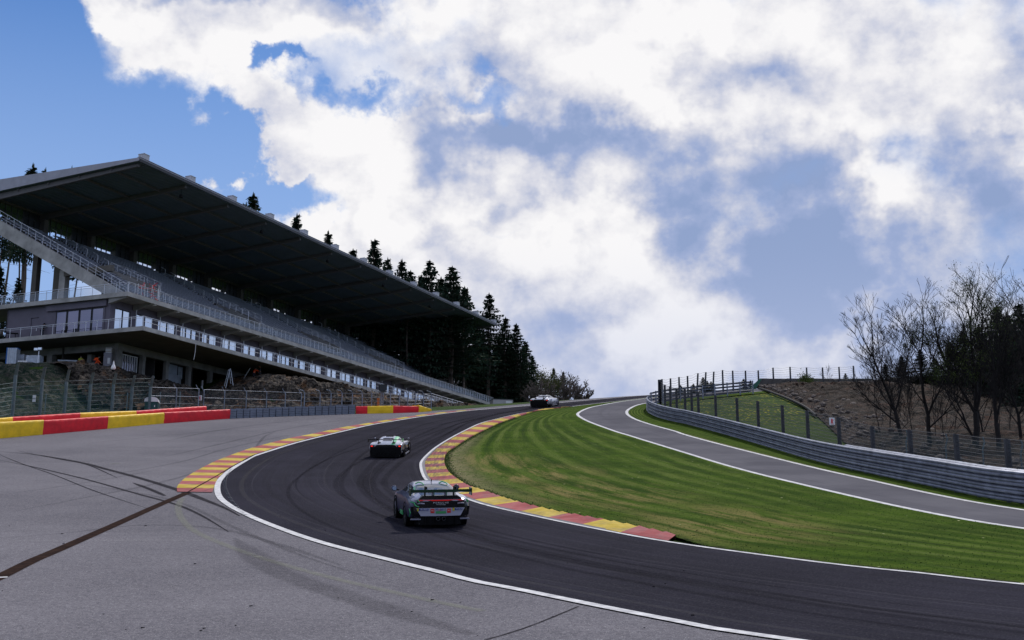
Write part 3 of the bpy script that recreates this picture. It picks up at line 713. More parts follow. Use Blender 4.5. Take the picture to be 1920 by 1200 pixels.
for a, b in ew:
    f = MB()
    for q in ((a, a+.06), (b-.06, b)): f.sbox(WX+.02, WX+.14, q[0], q[1], ZL+.02, ZL+2.93)
    f.sbox(WX+.02, WX+.14, a+.06, b-.06, ZL+.02, ZL+.10); f.sbox(WX+.02, WX+.14, a+.06, b-.06, ZL+2.84, ZL+2.93)
    fo = part(f, 'window', M_DARKM, label='tinted window in the end wall'); g_ = MB(); g_.sbox(WX+.07, WX+.10, a+.06, b-.06, ZL+.10, ZL+2.84); part(g_, 'pane', M_GLASSD, fo)
# folding gate in front of one window
m = MB()
for k in range(9): m.tube(S(27.0+k*.16, 2.6, ZL+.05), S(27.0+k*.16+(.16 if k % 2 else -.16), 2.6, ZL+2.0), .025, n=4)
part(m, 'folding_gate', M_WHITE)
# railings
def railing(name, P, label, h=1.08, step=1.33, bars=(.99, .80, .16), glass=None, r=.022, posts=True, mat=M_RAILM):
    m = MB()
    for a, b in zip(P, P[1:]):
        a = Vector(a); b = Vector(b); n = max(1, round((b-a).length/step))
        if posts:
            for k in range(n+1):
                p = a.lerp(b, k/n); m.tube(p, p+Vector((0, 0, h)), r*1.25, n=4)
        up = Vector((0, 0, 1))
        m.tube(a+up*h, b+up*h, r*1.3, n=5)
        for q in bars: m.tube(a+up*h*q, b+up*h*q, r*.8, n=4)
    o = part(m, name, mat, label=label)
    if glass:
        g_ = MB()
        for a, b in zip(P, P[1:]):
            a = Vector(a); b = Vector(b); up = Vector((0, 0, 1)); g_.quad(a+up*.1, b+up*.1, b+up*h*.78, a+up*h*.78)
        part(g_, 'infill_mesh', M_GLR, o)
    return o
railing('railing', [S(84, -2.95, ZL+.05), S(-2.4, -2.95, ZL+.05)], 'long railing of the lower balcony', bars=(.86, .5), r=.026)
railing('railing', [S(-2.4, -2.9, ZL+.05), S(-2.4, 24, ZL+.05)], 'end railing of the lower balcony', bars=(.84,), r=.026, step=1.5)
railing('railing', [S(SE-.1, .1, ZU+.06), S(-1.4, .1, ZU+.06)], 'long railing in front of the seats', bars=(.86,), r=.024, step=1.0, glass=True)
railing('railing', [S(-1.4, .15, ZU+.06), S(-1.4, 24, ZU+.06)], 'end railing of the upper deck', bars=(.8,), r=.024, step=1.6, glass=True)
# terraces
NR, D0, RD, RH, Z0 = 24, 1.75, .83, .452, 28.1
def row(k): return D0+k*RD, Z0+k*RH
VOM = [8.3+20.4*k for k in range(5)]
m = MB()
for k in range(NR):
    b, z = row(k); e = 1.2
    for v in VOM + [SE+.6]:
        if v-.6-e > .1: m.sbox(e, v-.6, b, b+RD, z-RH-.14, z)
        if v < SE:                              # the stairs in the aisle, half steps
            m.sbox(v-.6, v+.6, b, b+RD*.5, z-RH-.14, z-RH*.5) if not 5 <= k <= 9 else None
            if not 5 <= k <= 9: m.sbox(v-.6, v+.6, b+RD*.5, b+RD, z-RH-.14, z)
        e = v+.6
m.sbox(1.2, SE, 1.1, D0, ZU, Z0-.1)
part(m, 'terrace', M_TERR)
# sloping edge walls at both ends
def stringer(s0, s1, zt, zb, name, label):
    m = MB(); P = []
    for (b, z) in ((1.7, -.1), (24.5, 12.35)): pass
    sl = .546
    def zl(b): return 29.4+sl*(b-4.2)
    for s in (s0, s1):
        P += [S(s, 1.3, ZU+.02), S(s, 3.6, ZU+.02), S(s, 24.8, zl(24.8)-zb), S(s, 24.8, zl(24.8)+zt), S(s, 1.3, zl(1.3)+zt)]
    n = 5; k = len(m.v); m.v += [tuple(p) for p in P]
    m.f += [tuple(k+i for i in range(n)), tuple(k+n+i for i in reversed(range(n)))]; m.mi += [0, 0]
    for i in range(n): j = (i+1) % n; m.f.append((k+i, k+n+i, k+n+j, k+j)); m.mi.append(0)
    return part(m, name, M_CONC2, label=label)
stringer(-.25, .35, 0, 1.75, 'sloping_wall', 'stained concrete wall under the near end of the rows')
stringer(SE, SE+.4, -.1, 1.2, 'sloping_wall', 'concrete wall at the far end of the rows')
def zl(b): return 29.4+.546*(b-4.2)
railing('railing', [S(.05, 1.5, zl(1.5)), S(.05, 24, zl(24))], 'sloping railing at the near end of the rows', bars=(.6, .3), step=1.3)
railing('railing', [S(SE+.2, 1.5, zl(1.5)-.1), S(SE+.2, 24, zl(24)-.1)], 'sloping railing at the far end of the rows', bars=(.6, .3), step=1.5)
# underside of the rows
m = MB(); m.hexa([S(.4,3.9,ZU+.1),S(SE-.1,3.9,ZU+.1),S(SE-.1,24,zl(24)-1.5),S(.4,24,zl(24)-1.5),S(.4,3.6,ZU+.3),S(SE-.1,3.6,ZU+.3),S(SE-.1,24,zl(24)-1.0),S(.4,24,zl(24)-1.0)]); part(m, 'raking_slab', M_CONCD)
# seats: the nearest hundred as parts, the rest as one part
def seat_mesh(m, s, b, z):
    w = .225
    m.hexa([S(s-w,b+.32,z+.40),S(s+w,b+.32,z+.40),S(s+w,b+.70,z+.37),S(s-w,b+.70,z+.37),S(s-w,b+.32,z+.45),S(s+w,b+.32,z+.45),S(s+w,b+.70,z+.42),S(s-w,b+.70,z+.42)])
    m.hexa([S(s-w,b+.68,z+.40),S(s+w,b+.68,z+.40),S(s+w,b+.72,z+.40),S(s-w,b+.72,z+.40),S(s-w,b+.76,z+.53),S(s+w,b+.76,z+.53),S(s+w,b+.80,z+.53),S(s-w,b+.80,z+.53)])
    m.sbox(s-.03, s+.03, b+.45, b+.60, z, z+.41)
spots = []
for k in range(NR):
    b, z = row(k); n = int((SE-1.8)/.5)
    for i in range(n):
        s = 1.55+i*.5
        if any(abs(s-v) < .88 for v in VOM): continue
        if 4 <= k <= 10 and any(abs(s-v) < 2.0 for v in VOM): continue
        spots.append((s, b-.05, z))
spots.sort(key=lambda q: (S(q[0], q[1], q[2])).length)
m = MB(); seat_mesh(m, *spots[0]); st0 = m.build('seat', M_SEAT, None, S(*spots[0])); st0.parent = gs; st0.location = S(*spots[0])-GO
for q in spots[1:100]:
    c = st0.copy(); scene.collection.objects.link(c); c.parent = gs; c.location = S(*q)-GO
m = MB()
for q in spots[100:]: seat_mesh(m, *q)
o = part(m, 'seat', M_SEAT, label='remaining rows of grey seats'); o['kind'] = 'stuff'
# vomitories: parapets, dark opening and rails in the middle of the rows
for v in VOM:
    b4, z4 = row(4); b10, z10 = row(10); m = MB()
    m.sbox(v-.62, v+.62, b4+.1, b10, z4-.5, z4-.3)
    for sgn in (-1, 1):
        a = v+sgn*1.45
        m.hexa([S(a-.09,b4,z4-.4),S(a+.09,b4,z4-.4),S(a+.09,b10,z10-.4),S(a-.09,b10,z10-.4),S(a-.09,b4,z4+.95),S(a+.09,b4,z4+.95),S(a+.09,b10,z10+.5),S(a-.09,b10,z10+.5)])
    m.sbox(v-1.54, v+1.54, b10, b10+.18, z10-2.6, z10+.3)
    vo_ = part(m, 'exit_opening', M_CONC)
    m = MB(); m.sbox(v-1.3, v+1.3, b10-.15, b10-.02, z4-.2, z10-.2); part(m, 'doorway_shade', M_BLACK, vo_)  # solid black panel stands in for the shade inside the opening
    m = MB()
    for sgn in (-1, 1):
        a = v+sgn*1.45
        for t in range(6):
            b = b4+(b10-b4)*t/5; z = z4+.95+(z10-z4-.45)*t/5
            m.tube(S(a, b, z-.3), S(a, b, z+.75), .03, n=4)
        m.tube(S(a, b4, z4+1.7), S(a, b10, z10+1.25), .03, n=4); m.tube(S(a, b4, z4+1.3), S(a, b10, z10+.9), .02, n=4)
    m.tube(S(v-1.45, b10, z10+1.25), S(v+1.45, b10, z10+1.25), .03, n=4)
    for k in list(range(0, 4, 1)) + list(range(12, 24, 2)):
        b, z = row(k); m.tube(S(v, b, z), S(v, b, z+1.0), .035, n=4); m.tube(S(v, b, z+1.0), S(v, b+RD*.9, z+1.0+RH*.9), .03, n=4)
    part(m, 'handrail', M_RAILM, vo_)
# back wall: columns and glazing bars, open to the wood behind
BZ = 21.8
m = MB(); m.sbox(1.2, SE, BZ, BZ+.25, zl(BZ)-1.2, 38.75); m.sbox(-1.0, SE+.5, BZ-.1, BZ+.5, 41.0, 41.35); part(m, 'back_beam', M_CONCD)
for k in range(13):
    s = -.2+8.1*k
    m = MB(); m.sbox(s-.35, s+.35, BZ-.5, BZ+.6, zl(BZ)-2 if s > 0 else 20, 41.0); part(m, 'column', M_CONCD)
    if k < 12:
        m = MB()
        for j in range(9):
            a = s+.35+7.4*j/8
            m.sbox(a-.05, a+.05, BZ+.05, BZ+.17, 38.75, 41.0) if 0 < j < 8 else None
        m.sbox(s+.35, s+7.75, BZ+.06, BZ+.16, 40.1, 40.2); m.sbox(s+5.0, s+7.75, BZ+.2, BZ+.24, 38.75, 41.0)
        m.sbox(s+.35, s+1.1, BZ+.2, BZ+.24, 38.75, 41.0)
        part(m, 'window_frame', M_DARKM)
# roof
RF0, RF1 = 42.42, 42.75
m = MB(); r0, r1 = -1.1, 97.8
def zs(b): return RF0 - .053*b
P = [S(r0,.06,zs(0)),S(r1,.06,zs(0)),S(r1,26,zs(26)),S(r0,26,zs(26)),S(r0,.06,RF1-.02),S(r1,.06,RF1-.02),S(r1,26,RF1-.02),S(r0,26,RF1-.02)]
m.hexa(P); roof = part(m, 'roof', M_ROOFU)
m = MB(); s = r0+.2
while s < r1-.3:                                # ribs of the corrugated soffit
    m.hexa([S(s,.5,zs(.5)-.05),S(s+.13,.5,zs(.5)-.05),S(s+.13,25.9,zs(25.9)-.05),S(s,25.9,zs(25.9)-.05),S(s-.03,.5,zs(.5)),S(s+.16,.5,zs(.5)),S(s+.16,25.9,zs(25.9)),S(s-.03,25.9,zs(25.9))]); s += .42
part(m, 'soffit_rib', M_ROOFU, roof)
m = MB(); m.sbox(r0-.06, r1+.06, -.02, .055, RF1-.12, RF1+.02); m.sbox(r0-.08, r1+.08, -.10, .3, RF1+.022, RF1+.07)
m.hexa([S(r0-.08,.05,zs(0)-.02),S(r0-.01,.05,zs(0)-.02),S(r0-.01,26,zs(26)-.02),S(r0-.08,26,zs(26)-.02),S(r0-.08,.05,RF1),S(r0-.01,.05,RF1),S(r0-.01,26,RF1),S(r0-.08,26,RF1)])
m.hexa([S(r1+.01,.05,zs(0)-.02),S(r1+.08,.05,zs(0)-.02),S(r1+.08,26,zs(26)-.02),S(r1+.01,26,zs(26)-.02),S(r1+.01,.05,RF1),S(r1+.08,.05,RF1),S(r1+.08,26,RF1),S(r1+.01,26,RF1)])
part(m, 'fascia', M_FASC, roof)
m = MB(); m.sbox(r0+.02, r1-.02, -.015, .05, RF0-.10, RF1-.13); part(m, 'gutter', M_DARKM, roof)
for k in range(13):
    s = -.5+8.1*k
    m = MB(); m.hexa([S(s-.16,.6,zs(.6)-.42),S(s+.16,.6,zs(.6)-.42),S(s+.16,25,zs(25)-.85),S(s-.16,25,zs(25)-.85),S(s-.16,.6,zs(.6)-.06),S(s+.16,.6,zs(.6)-.06),S(s+.16,25,zs(25)-.06),S(s-.16,25,zs(25)-.06)]); part(m, 'roof_beam', M_BEAM, roof)
    m = MB(); m.sbox(s-.0, s+.85, -.05, .75, RF1+.075, RF1+.62); m.sbox(s-.04, s+.89, -.09, .79, RF1+.62, RF1+.68); part(m, 'roof_vent', M_VENT, roof)
    if k in (1, 3, 5, 7, 9):
        m = MB(); m.tube(S(s, 1.2, zs(1.2)-.4), S(s, 1.2, zs(1.2)-1.0), .02, n=4); m.lathe(S(s, 1.2, zs(1.2)-1.25), (0, 0, 1), [(-.2, .05), (-.2, .22), (.1, .2), (.2, .04)], 10); part(m, 'loudspeaker', M_BLACK, roof)
    if k % 2 == 0 and k < 12:
        for q in (13, 17):
            m = MB(); m.sbox(s+3.2, s+4.6, q, q+.12, zs(q)-.14, zs(q)-.06); part(m, 'strip_light', M_BEAM, roof)
for b in (4.2, 8.6, 13, 17.4):
    m = MB(); m.sbox(r0+.3, r1-.3, b-.09, b+.09, zs(b)-.30, zs(b)-.058); part(m, 'purlin', M_BEAM, roof)
# ground floor: columns, beam, dark rooms
def column(s, b, z0=18.5, w=.36, zt=ZL-.42):
    m = MB(); m.sbox(s-w, s+w, b-w, b+w, z0, zt-.75); m.sbox(s-w-.01, s+w+.12, b-.2, b+.2, zt-1.25, zt-.75); part(m, 'column', M_CONC)
for k in range(7): column(2.4+4.1*k, 4.3, 18.5, .36 if k == 0 else .24)
for b in (13.5, 22): column(2.4, b)
column(3.6, 9.0, w=.3)
m = MB(); m.sbox(2.1, 34, 4.05, 4.55, ZL-1.17, ZL-.42); m.sbox(2.1, 2.7, 4.55, 24, ZL-1.17, ZL-.42); part(m, 'edge_beam', M_CONC)
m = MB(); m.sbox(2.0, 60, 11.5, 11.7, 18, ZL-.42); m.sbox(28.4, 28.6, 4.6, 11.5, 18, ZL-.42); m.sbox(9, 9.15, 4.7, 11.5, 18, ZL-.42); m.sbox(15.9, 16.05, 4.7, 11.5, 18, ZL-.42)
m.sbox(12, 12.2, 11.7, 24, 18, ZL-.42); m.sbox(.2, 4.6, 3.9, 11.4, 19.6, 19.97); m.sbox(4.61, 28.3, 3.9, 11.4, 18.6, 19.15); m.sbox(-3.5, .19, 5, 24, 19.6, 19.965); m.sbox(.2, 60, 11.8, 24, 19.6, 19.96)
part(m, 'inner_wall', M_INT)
m = MB(); m.sbox(29.0, 29.3, -.3, 4.6, 19, ZL-.42); part(m, 'concrete_pier', M_CONC)
# rooms: glazed screen, metal doors
m = MB(); m.sbox(3.2, 5.9, 4.6, 4.66, 20.05, 22.0); pn = part(m, 'glazed_screen', M_GLASSD)
m = MB()
for k in range(8): m.sbox(3.15+k*.385, 3.22+k*.385, 4.5, 4.598, 20.0, 22.1)
m.sbox(3.15, 5.95, 4.5, 4.598, 22.1, 22.2); m.sbox(3.15, 5.95, 4.5, 4.598, 19.95, 20.05); part(m, 'screen_frame', M_WHITE, pn)
m = MB()
for k in range(9): m.sbox(9.0-.0+k*.17-1.6, 9.12+k*.17-1.6, 7.0, 7.05, 20.9, 22.4)
part(m, 'metal_door', M_SHEET, label='pale corrugated metal door')
m = MB(); m.sbox(11.1, 14.2, 4.9, 4.96, 19.9, 21.3); m.sbox(11.1, 13.4, 4.9, 4.96, 21.32, 22.4); part(m, 'boarding', M_SHEET, label='grey boards closing a room')
m = MB()
for k in range(4): m.sbox(13.5+k*.2, 13.62+k*.2, 4.8, 4.86, 20.9, 22.3)
part(m, 'metal_door', M_FILM, label='narrow bright metal door')
# far end: open columns and ramp rails below the rows
for s in (80.2, 84.2, 88.2, 92.2, 96): 
    m = MB(); m.sbox(s-.2, s+.2, 2.6, 3.0, 22, ZU-.36); part(m, 'column', M_CONC)
    m = MB(); m.sbox(s-.2, s+.2, 10.6, 11.0, 22, ZU-.36); part(m, 'column', M_CONC)
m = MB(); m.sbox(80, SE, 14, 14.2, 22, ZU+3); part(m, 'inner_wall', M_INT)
for b0 in (-2.9, -1.6, .6):
    railing('railing', [S(63, b0-1.0, 24.0), S(84, b0-1.0, 24.0), S(97, b0-.5, 24.6)], 'ramp railing at the far end of the stand', bars=(.75, .5, .25), step=1.9, r=.03)
m = MB(); m.sbox(78.5, 84, -3.0, 2.4, ZL+.0, ZL+.1); m.hexa([S(62,-6.2,22.6),S(78,-6.2,22.6),S(78,-5.0,22.6),S(62,-5.0,22.6),S(62,-6.2,23.7),S(78,-6.2,23.9),S(78,-5.0,23.9),S(62,-5.0,23.7)]); part(m, 'ramp', M_CONC2)
# deck columns seen below the sloping wall
for b, w, mt in ((11.3, .42, M_CONC2), (14.2, .5, M_CONCD), (17.6, .35, M_CONCD), (7.3, .28, M_CONCD), (5.4, .22, M_CONCD)):
    m = MB(); ss = 1.0 if mt is M_CONC2 else 3.2
    m.sbox(ss-.3, ss+w, b-w, b+w, ZU, zl(b)-1.6); part(m, 'column', mt)
m = MB(); m.sbox(.6, 1.0, 4.3, 11, 30.9, 31.6); part(m, 'deck_beam', M_CONCD)
# long hanging cable ends
m = MB(); m.path([S(6.2, -3.1, ZL-.2), S(6.0, -3.2, ZL-1.4), S(5.7, -3.3, ZL-2.2)], .025, 4); part(m, 'hanging_cable', M_WHITE)

# ---------------------------------------------------------------- rocky embankment below the stand
def relief(p, amp):
    q = Vector(p); f = mnoise.fractal(q*.22, 1, 2.2, 5); c = mnoise.cell(Vector((q.x*.55+.2*f, q.y*.55, q.z*1.1))); r = abs(mnoise.fractal(q*.7, 1, 2, 4))
    return amp*(.5 + .55*f + .35*c - .7*r)
def bank(s0, s1, b0, b1, ds, db, name, mat, label, amp, dz=.35, kind='structure', cond=None):
    mb = MB(); rows = []; s = s0
    while s <= s1:
        r = []; b = b0
        while b <= b1:
            p = S(s, b, 0); e = sm(b0, b0+1.5, b)*sm(b1, b1-1.2, b); h = H(p.x, p.y); bc_ = 3.4-5.4*sm(11, 18, s); d = relief((p.x, p.y, h*1.4), amp)*e*(1-.8*sm(bc_-3.2, bc_-.6, b))
            r.append((p.x + B.x*-d*.6, p.y + B.y*-d*.6, h+dz*e*(1-.9*sm(bc_-2.5, bc_-.4, b))-.02+d)); b += db
        rows.append(r); s += ds
    mb.grid(rows); o = mb.build(name, mat, smooth=False); return tag(o, label, kind=kind)
bank(-9, 70, -11, 3.2, .25, .25, 'rock_embankment', M_ROCK, 'broken rock embankment under the grandstand', 1.15)
mb = MB(); rows = []; y = 88
while y < 126:
    r = []; x = -75
    while x < -34:
        s, b = sb(x, y); e = sm(-8, -11, s)*sm(88, 92, y); d = relief((x, y, 9), .8)*e
        r.append((x, y, H(x, y)+d+.1*e-.03)); x += .45
    rows.append(r); y += .4
mb.grid(rows); tag(mb.build('netted_bank', M_NET), 'dark overgrown bank covered with net behind the left fence', kind='structure')
# loose stones on top of the rock
random.seed(12); stn = None
bms = []
for v in range(4):
    m = MB(); bm_ = None
    n_, k_ = 7, 5; rows = []
    for i in range(k_+1):
        th = math.pi*i/k_; rows.append([(math.sin(th)*math.cos(2*math.pi*j/n_)*(.5+.3*mnoise.noise(Vector((i*1.3, (j % n_)*1.7, v*9)))), math.sin(th)*math.sin(2*math.pi*j/n_)*(.4+.25*mnoise.noise(Vector((i*2.1, (j % n_)*1.1, v*5+3)))), math.cos(th)*.32) for j in range(n_+1)])
    m.grid(rows); bms.append(m)
def stones(name, mat, label, n, rng, lo, hi, seed):
    random.seed(seed); mb = MB()
    for _ in range(n):
        x, y = rng(); src = random.choice(bms); s = random.uniform(lo, hi)**1.0; a = random.uniform(0, 6.3); z = H(x, y)+.05*s+.1; k = len(mb.v); ca_, sa_ = math.cos(a), math.sin(a); tl = random.uniform(-.4, .4)
        for v in src.v: mb.v.append((x+s*(v[0]*ca_-v[1]*sa_), y+s*(v[0]*sa_+v[1]*ca_), z+s*(v[2]+tl*v[0])))
        mb.f += [tuple(k+i for i in f) for f in src.f]; mb.mi += src.mi
    return tag(mb.build(name, mat), label, kind='stuff')
def rng_rock():
    s, b = random.uniform(-8, 62), random.uniform(-10, -.5); p = S(s, b, 0); return p.x, p.y
stones('loose_rocks', M_ROCK, 'loose rocks scattered over the embankment', 260, rng_rock, .15, .55, 8)

# ---------------------------------------------------------------- right bank of rubble
DP = [(1418,727),(1470,745),(1535,783),(1590,835),(1640,858),(1760,893),(1925,935)]
db_c = curve(sv_(DP), .7); top_c = curve([survey(1425,725.5), survey(1500,724), survey(1600,724), (58,150), (74,140), (90,125)], .7)
A = resample(db_c, n=150); Bc = resample(top_c, n=150); mb = MB(); rows = []
for i in range(150):
    r = []
    for j in range(90):
        t = j/89; p = A[i].lerp(Bc[i], t); h = H0(p.x, p.y); e = math.sin(math.pi*min(1, t*1.0))**.5 if 0 < t < 1 else 0
        hump = .5*math.exp(-((t-.35)/.22)**2)*sm(0, 30, i)
        r.append((p.x, p.y, h+.05+e*(.12+relief((p.x, p.y, h*2), .6)*(1-.9*sm(.45, .85, t)))+hump*e))
    rows.append(r)
mb.grid(rows); tag(mb.build('rubble_bank', M_DIRT), 'brown bank of soil and rubble behind the right fence', kind='structure')
def rng_dirt():
    i = random.randrange(150); t = random.random()**1.1; p = A[i].lerp(Bc[i], t); return p.x, p.y
M_STONE = pm('pale_rubble', (.14, .115, .10), .9, 0, .35, .6, .3, pos=True)
_H = H
def H(x, y): return _H(x, y)+.25
stones('loose_rubble', M_STONE, 'loose stones strewn over the brown bank', 1300, rng_dirt, .15, .6, 9)
H = _H

# ---------------------------------------------------------------- barriers on the left
M_RED = pm('red_barrier_cover', (.74, .004, .016), .55, 0, .22, 1.4, .5, pos=True, spec=.5)
M_YEL = pm('yellow_barrier_cover', (.90, .56, .003), .55, 0, .18, 1.4, .5, pos=True, spec=.5)
M_TYR = pm('grey_conveyor_belt', (.155, .175, .225), .6, 0, .2, 1.2, .3, pos=True)
def cover_block(A_, B_, h0, h1, depth, mat, label, group, name='barrier_block', zadd=0):
    """covered tyre block between two plan points: sagging sheet, lashing points along the top"""
    A_ = Vector((*A_, 0)); B_ = Vector((*B_, 0)); d = (B_-A_); ln = d.length; d.normalize(); nrm = Vector((-d.y, d.x, 0))
    if nrm.y < 0: nrm = -nrm
    org = Vector((A_.x, A_.y, H0(A_.x, A_.y))); m = MB(); n = max(6, int(ln/.35)); rows = []
    for i in range(n+1):
        t = i/n; p = A_ + d*(ln*t); z0 = H0(p.x, p.y)+zadd; h = h0+(h1-h0)*t; sc = (i % 2)*.035
        q = lambda o, z: tuple(p + nrm*o + Vector((0, 0, z)))
        w1 = .035*mnoise.noise(Vector((p.x*1.6, p.y*1.6, 1))); w2 = .05*mnoise.noise(Vector((p.x*1.1, p.y*1.1, 5)))
        rows.append([q(.02, z0-.03), q(w1+.0, z0+h*.25), q(w2-.03, z0+h*.5), q(w1-.02, z0+h*.75), q(-.03, z0+h*.93-sc), q(.05, z0+h), q(depth*.5, z0+h-.03), q(depth, z0+h-.02), q(depth, z0-.03)])
    m.grid(rows); c0, c1 = rows[0], rows[-1]
    for c in (c0, c1):
        k = len(m.v); m.v += c; m.f.append(tuple(range(k, k+len(c)))); m.mi.append(0)
    root = empty(name, org, 0, label, 'crash barrier', group)
    m.build('cover', mat, root, org, smooth=True)
    return root
def P_(px, py): return survey(px, py)
GRP = 'red and yellow barrier blocks along the run-off'
fr = [((-75,829),(80,815),1.25,1.08,M_YEL,'yellow barrier block at the left picture edge, front row'),
      ((80,815),(201.5,804),1.05,.98,M_RED,'red barrier block between two yellow ones, front row'),
      ((201.5,804),(307,794),.98,.90,M_YEL,'yellow barrier block between two red ones, front row'),
      ((307,794),(431,785),.92,.82,M_RED,'red barrier block touching the grey tyre wall, front row')]
for a, b, h0, h1, mt, lb in fr: cover_block(P_(*a), P_(*b), h0, h1, .9, mt, lb, GRP)
def back(p, d=2.0): return (p[0]-.9*d*.45, p[1]+d)
bk = [((-75,829),(20,820),M_YEL,'yellow barrier block at the left picture edge, back row',1.25,1.3),
      ((20,820),(150,808.5),M_RED,'long red barrier block of the back row at the left',1.3,1.25),
      ((150,808.5),(258,799),M_YEL,'yellow barrier block in the middle of the back row',1.25,1.1),
      ((258,799),(392,787.5),M_RED,'red barrier block ending the back row at the right',1.1,1.12)]
for a, b, mt, lb, h0, h1 in bk: cover_block(back(P_(*a)), back(P_(*b)), h0, h1, .8, mt, lb, GRP)
rt = [((667,776),(689,775.6),M_RED,'short red barrier block right of the grey tyre wall'),((689,775.6),(737,774.6),M_YEL,'yellow barrier block between the two red ones at the far end'),
      ((737,774.6),(785,773),M_RED,'long red barrier block at the far end of the row'),((785,773),(809,771),M_YEL,'last yellow barrier block, tapering to the ground')]
for i, (a, b, mt, lb) in enumerate(rt): cover_block(P_(*a), P_(*b), .70, .70 if i < 2 else (.56 if i == 2 else .2), .8, mt, lb, GRP)
ty = curve([P_(431,785), P_(550,780), P_(666,776.2)], .3); ty = resample(ty, n=20)
for i in range(19):
    a, b = ty[i], ty[i+1]; d = (b-a); ln = d.length; d.normalize(); org = Vector((a.x, a.y, H0(a.x, a.y)))
    hh = .86 + .02*math.sin(i*2.1); rz = math.atan2(d.y, d.x); lb = 'grey belt-wrapped tyre block number %d from the red barrier' % (i+1)
    ordn = ['first','second','third','fourth','fifth','sixth','seventh','eighth','ninth','tenth','eleventh','twelfth','thirteenth','fourteenth','fifteenth','sixteenth','seventeenth','eighteenth','last']
    lb = '%s grey tyre block of the row, counted from the red barrier' % ordn[i]
    root = empty('tyre_block', org, rz, lb, 'tyre barrier', 'grey tyre blocks in a row')
    m = MB(); w = ln-.045
    for k in range(4):
        z = .02+k*hh/4; m.box(.02, w, -.01-.012*((k+i) % 2), .75, z, z+hh/4-.018)
    m.build('belt', M_TYR, root)
    m = MB(); m.box(w+.002, ln-.002, .05, .7, 0, hh-.05); m.build('strap', M_BLACK, root)

# ---------------------------------------------------------------- fences on the left
FP = [(-38, 826), (18, 812), (72, 808), (120, 804.5), (168, 800.5), (213, 797), (250, 794), (286, 791)]
root = None
fpts = [back(P_(*p), 3.6) for p in FP]; org = Vector((fpts[1][0], fpts[1][1], H0(*fpts[1])))
root = empty('catch_fence', org, 0, 'tall catch fence with bent green-grey posts behind the coloured barriers', 'fence')
for p, tp in zip(fpts, (680, 682, 690, 695, 700, 701, 705, 706)):
    z0 = H0(*p); h = 4.3 if p[0] < -34 else 3.9
    r_ = rat(100, tp)[1]*p[1]; top = r_ ; h = top-z0
    m = MB(); m.box(p[0]-.11, p[0]+.11, p[1]-.09, p[1]+.09, z0-.1, z0+h-.9)
    m.hexa([(p[0]-.11,p[1]-.09,z0+h-.9),(p[0]+.11,p[1]-.09,z0+h-.9),(p[0]+.11,p[1]+.09,z0+h-.9),(p[0]-.11,p[1]+.09,z0+h-.9),(p[0]+.22,p[1]-.5,z0+h),(p[0]+.40,p[1]-.5,z0+h),(p[0]+.40,p[1]-.36,z0+h),(p[0]+.22,p[1]-.36,z0+h)])
    m.build('post', M_POSTG, root, org)
m = MB(); net = MB()
for a, b in zip(fpts, fpts[1:]):
    za, zb = H0(*a), H0(*b); ha = rat(0, 690)[1]*a[1]-za; hb = rat(0, 690)[1]*b[1]-zb
    ha = hb = 4.0
    for k in range(10): m.tube((a[0], a[1]-.1, za+.5+k*.34), (b[0], b[1]-.1, zb+.5+k*.34), .012, n=3, cap=False)
    net.quad((a[0], a[1]-.12, za), (b[0], b[1]-.12, zb), (b[0], b[1]-.12, zb+3.3), (a[0], a[1]-.12, za+3.3))
m.build('wires', M_POSTG, root, org); net.build('mesh_panel', M_NETG, root, org)
# lower mesh fence behind it
lp = [(-55, 92), (-48, 96.5), (-43.5, 98.6), (-40, 100), (-37.0, 101.8), (-34.2, 103.6), (-31.7, 105), (-30.2, 106)]
org = Vector((lp[2][0], lp[2][1], H0(*lp[2]))); root = empty('mesh_fence', org, 0, 'low dark green mesh fence at the foot of the netted bank', 'fence')
net = MB()
for i, p in enumerate(lp):
    m = MB(); m.tube((*p, H0(*p)-.1), (*p, H0(*p)+2.3), .045, n=6); m.build('post', M_POSTG, root, org)
    if i: a = lp[i-1]; net.quad((*a, H0(*a)), (*p, H0(*p)), (*p, H0(*p)+2.2), (*a, H0(*a)+2.2))
net.build('mesh_panel', M_NETG2, root, org)
# galvanised fence of frames
pan = [back(P_(*p), 2.6) for p in ((286,787),(335,785),(378,783.5),(388,783),(428,781.5),(470,780.3),(509,779),(545,778),(576,777))]
org = Vector((*pan[0], H0(*pan[0]))); root = empty('panel_fence', org, 0, 'galvanised fence of open frames behind the grey tyre wall', 'fence')
for i, p in enumerate(pan):
    z0 = H0(*p); hh = 2.75 - .1*i; m = MB(); m.tube((*p, z0-.1), (*p, z0+hh), .045, n=6); m.tube((p[0]-.3, p[1], z0+hh+.35), (*p, z0+hh-.2), .03, n=5); m.build('post', M_STEEL, root, org)
    if i and i != 3:
        a = pan[i-1]; za = H0(*a); ha = 2.75-.1*(i-1); m = MB()
        for q, r in ((0, .028), (-.75, .03), (-1.4, .014), (-1.9, .014)): m.tube((*a, za+ha+q), (*p, z0+hh+q), r, n=4)
        m.build('rail', M_STEEL, root, org)
m = MB(); m.quad((*pan[0], H0(*pan[0])), (*pan[-1], H0(*pan[-1])), (*pan[-1], H0(*pan[-1])+1.8), (*pan[0], H0(*pan[0])+2.6)); m.build('mesh_panel', mesh_mat('grey_wire_mesh', (.2, .21, .23), .10), root, org)
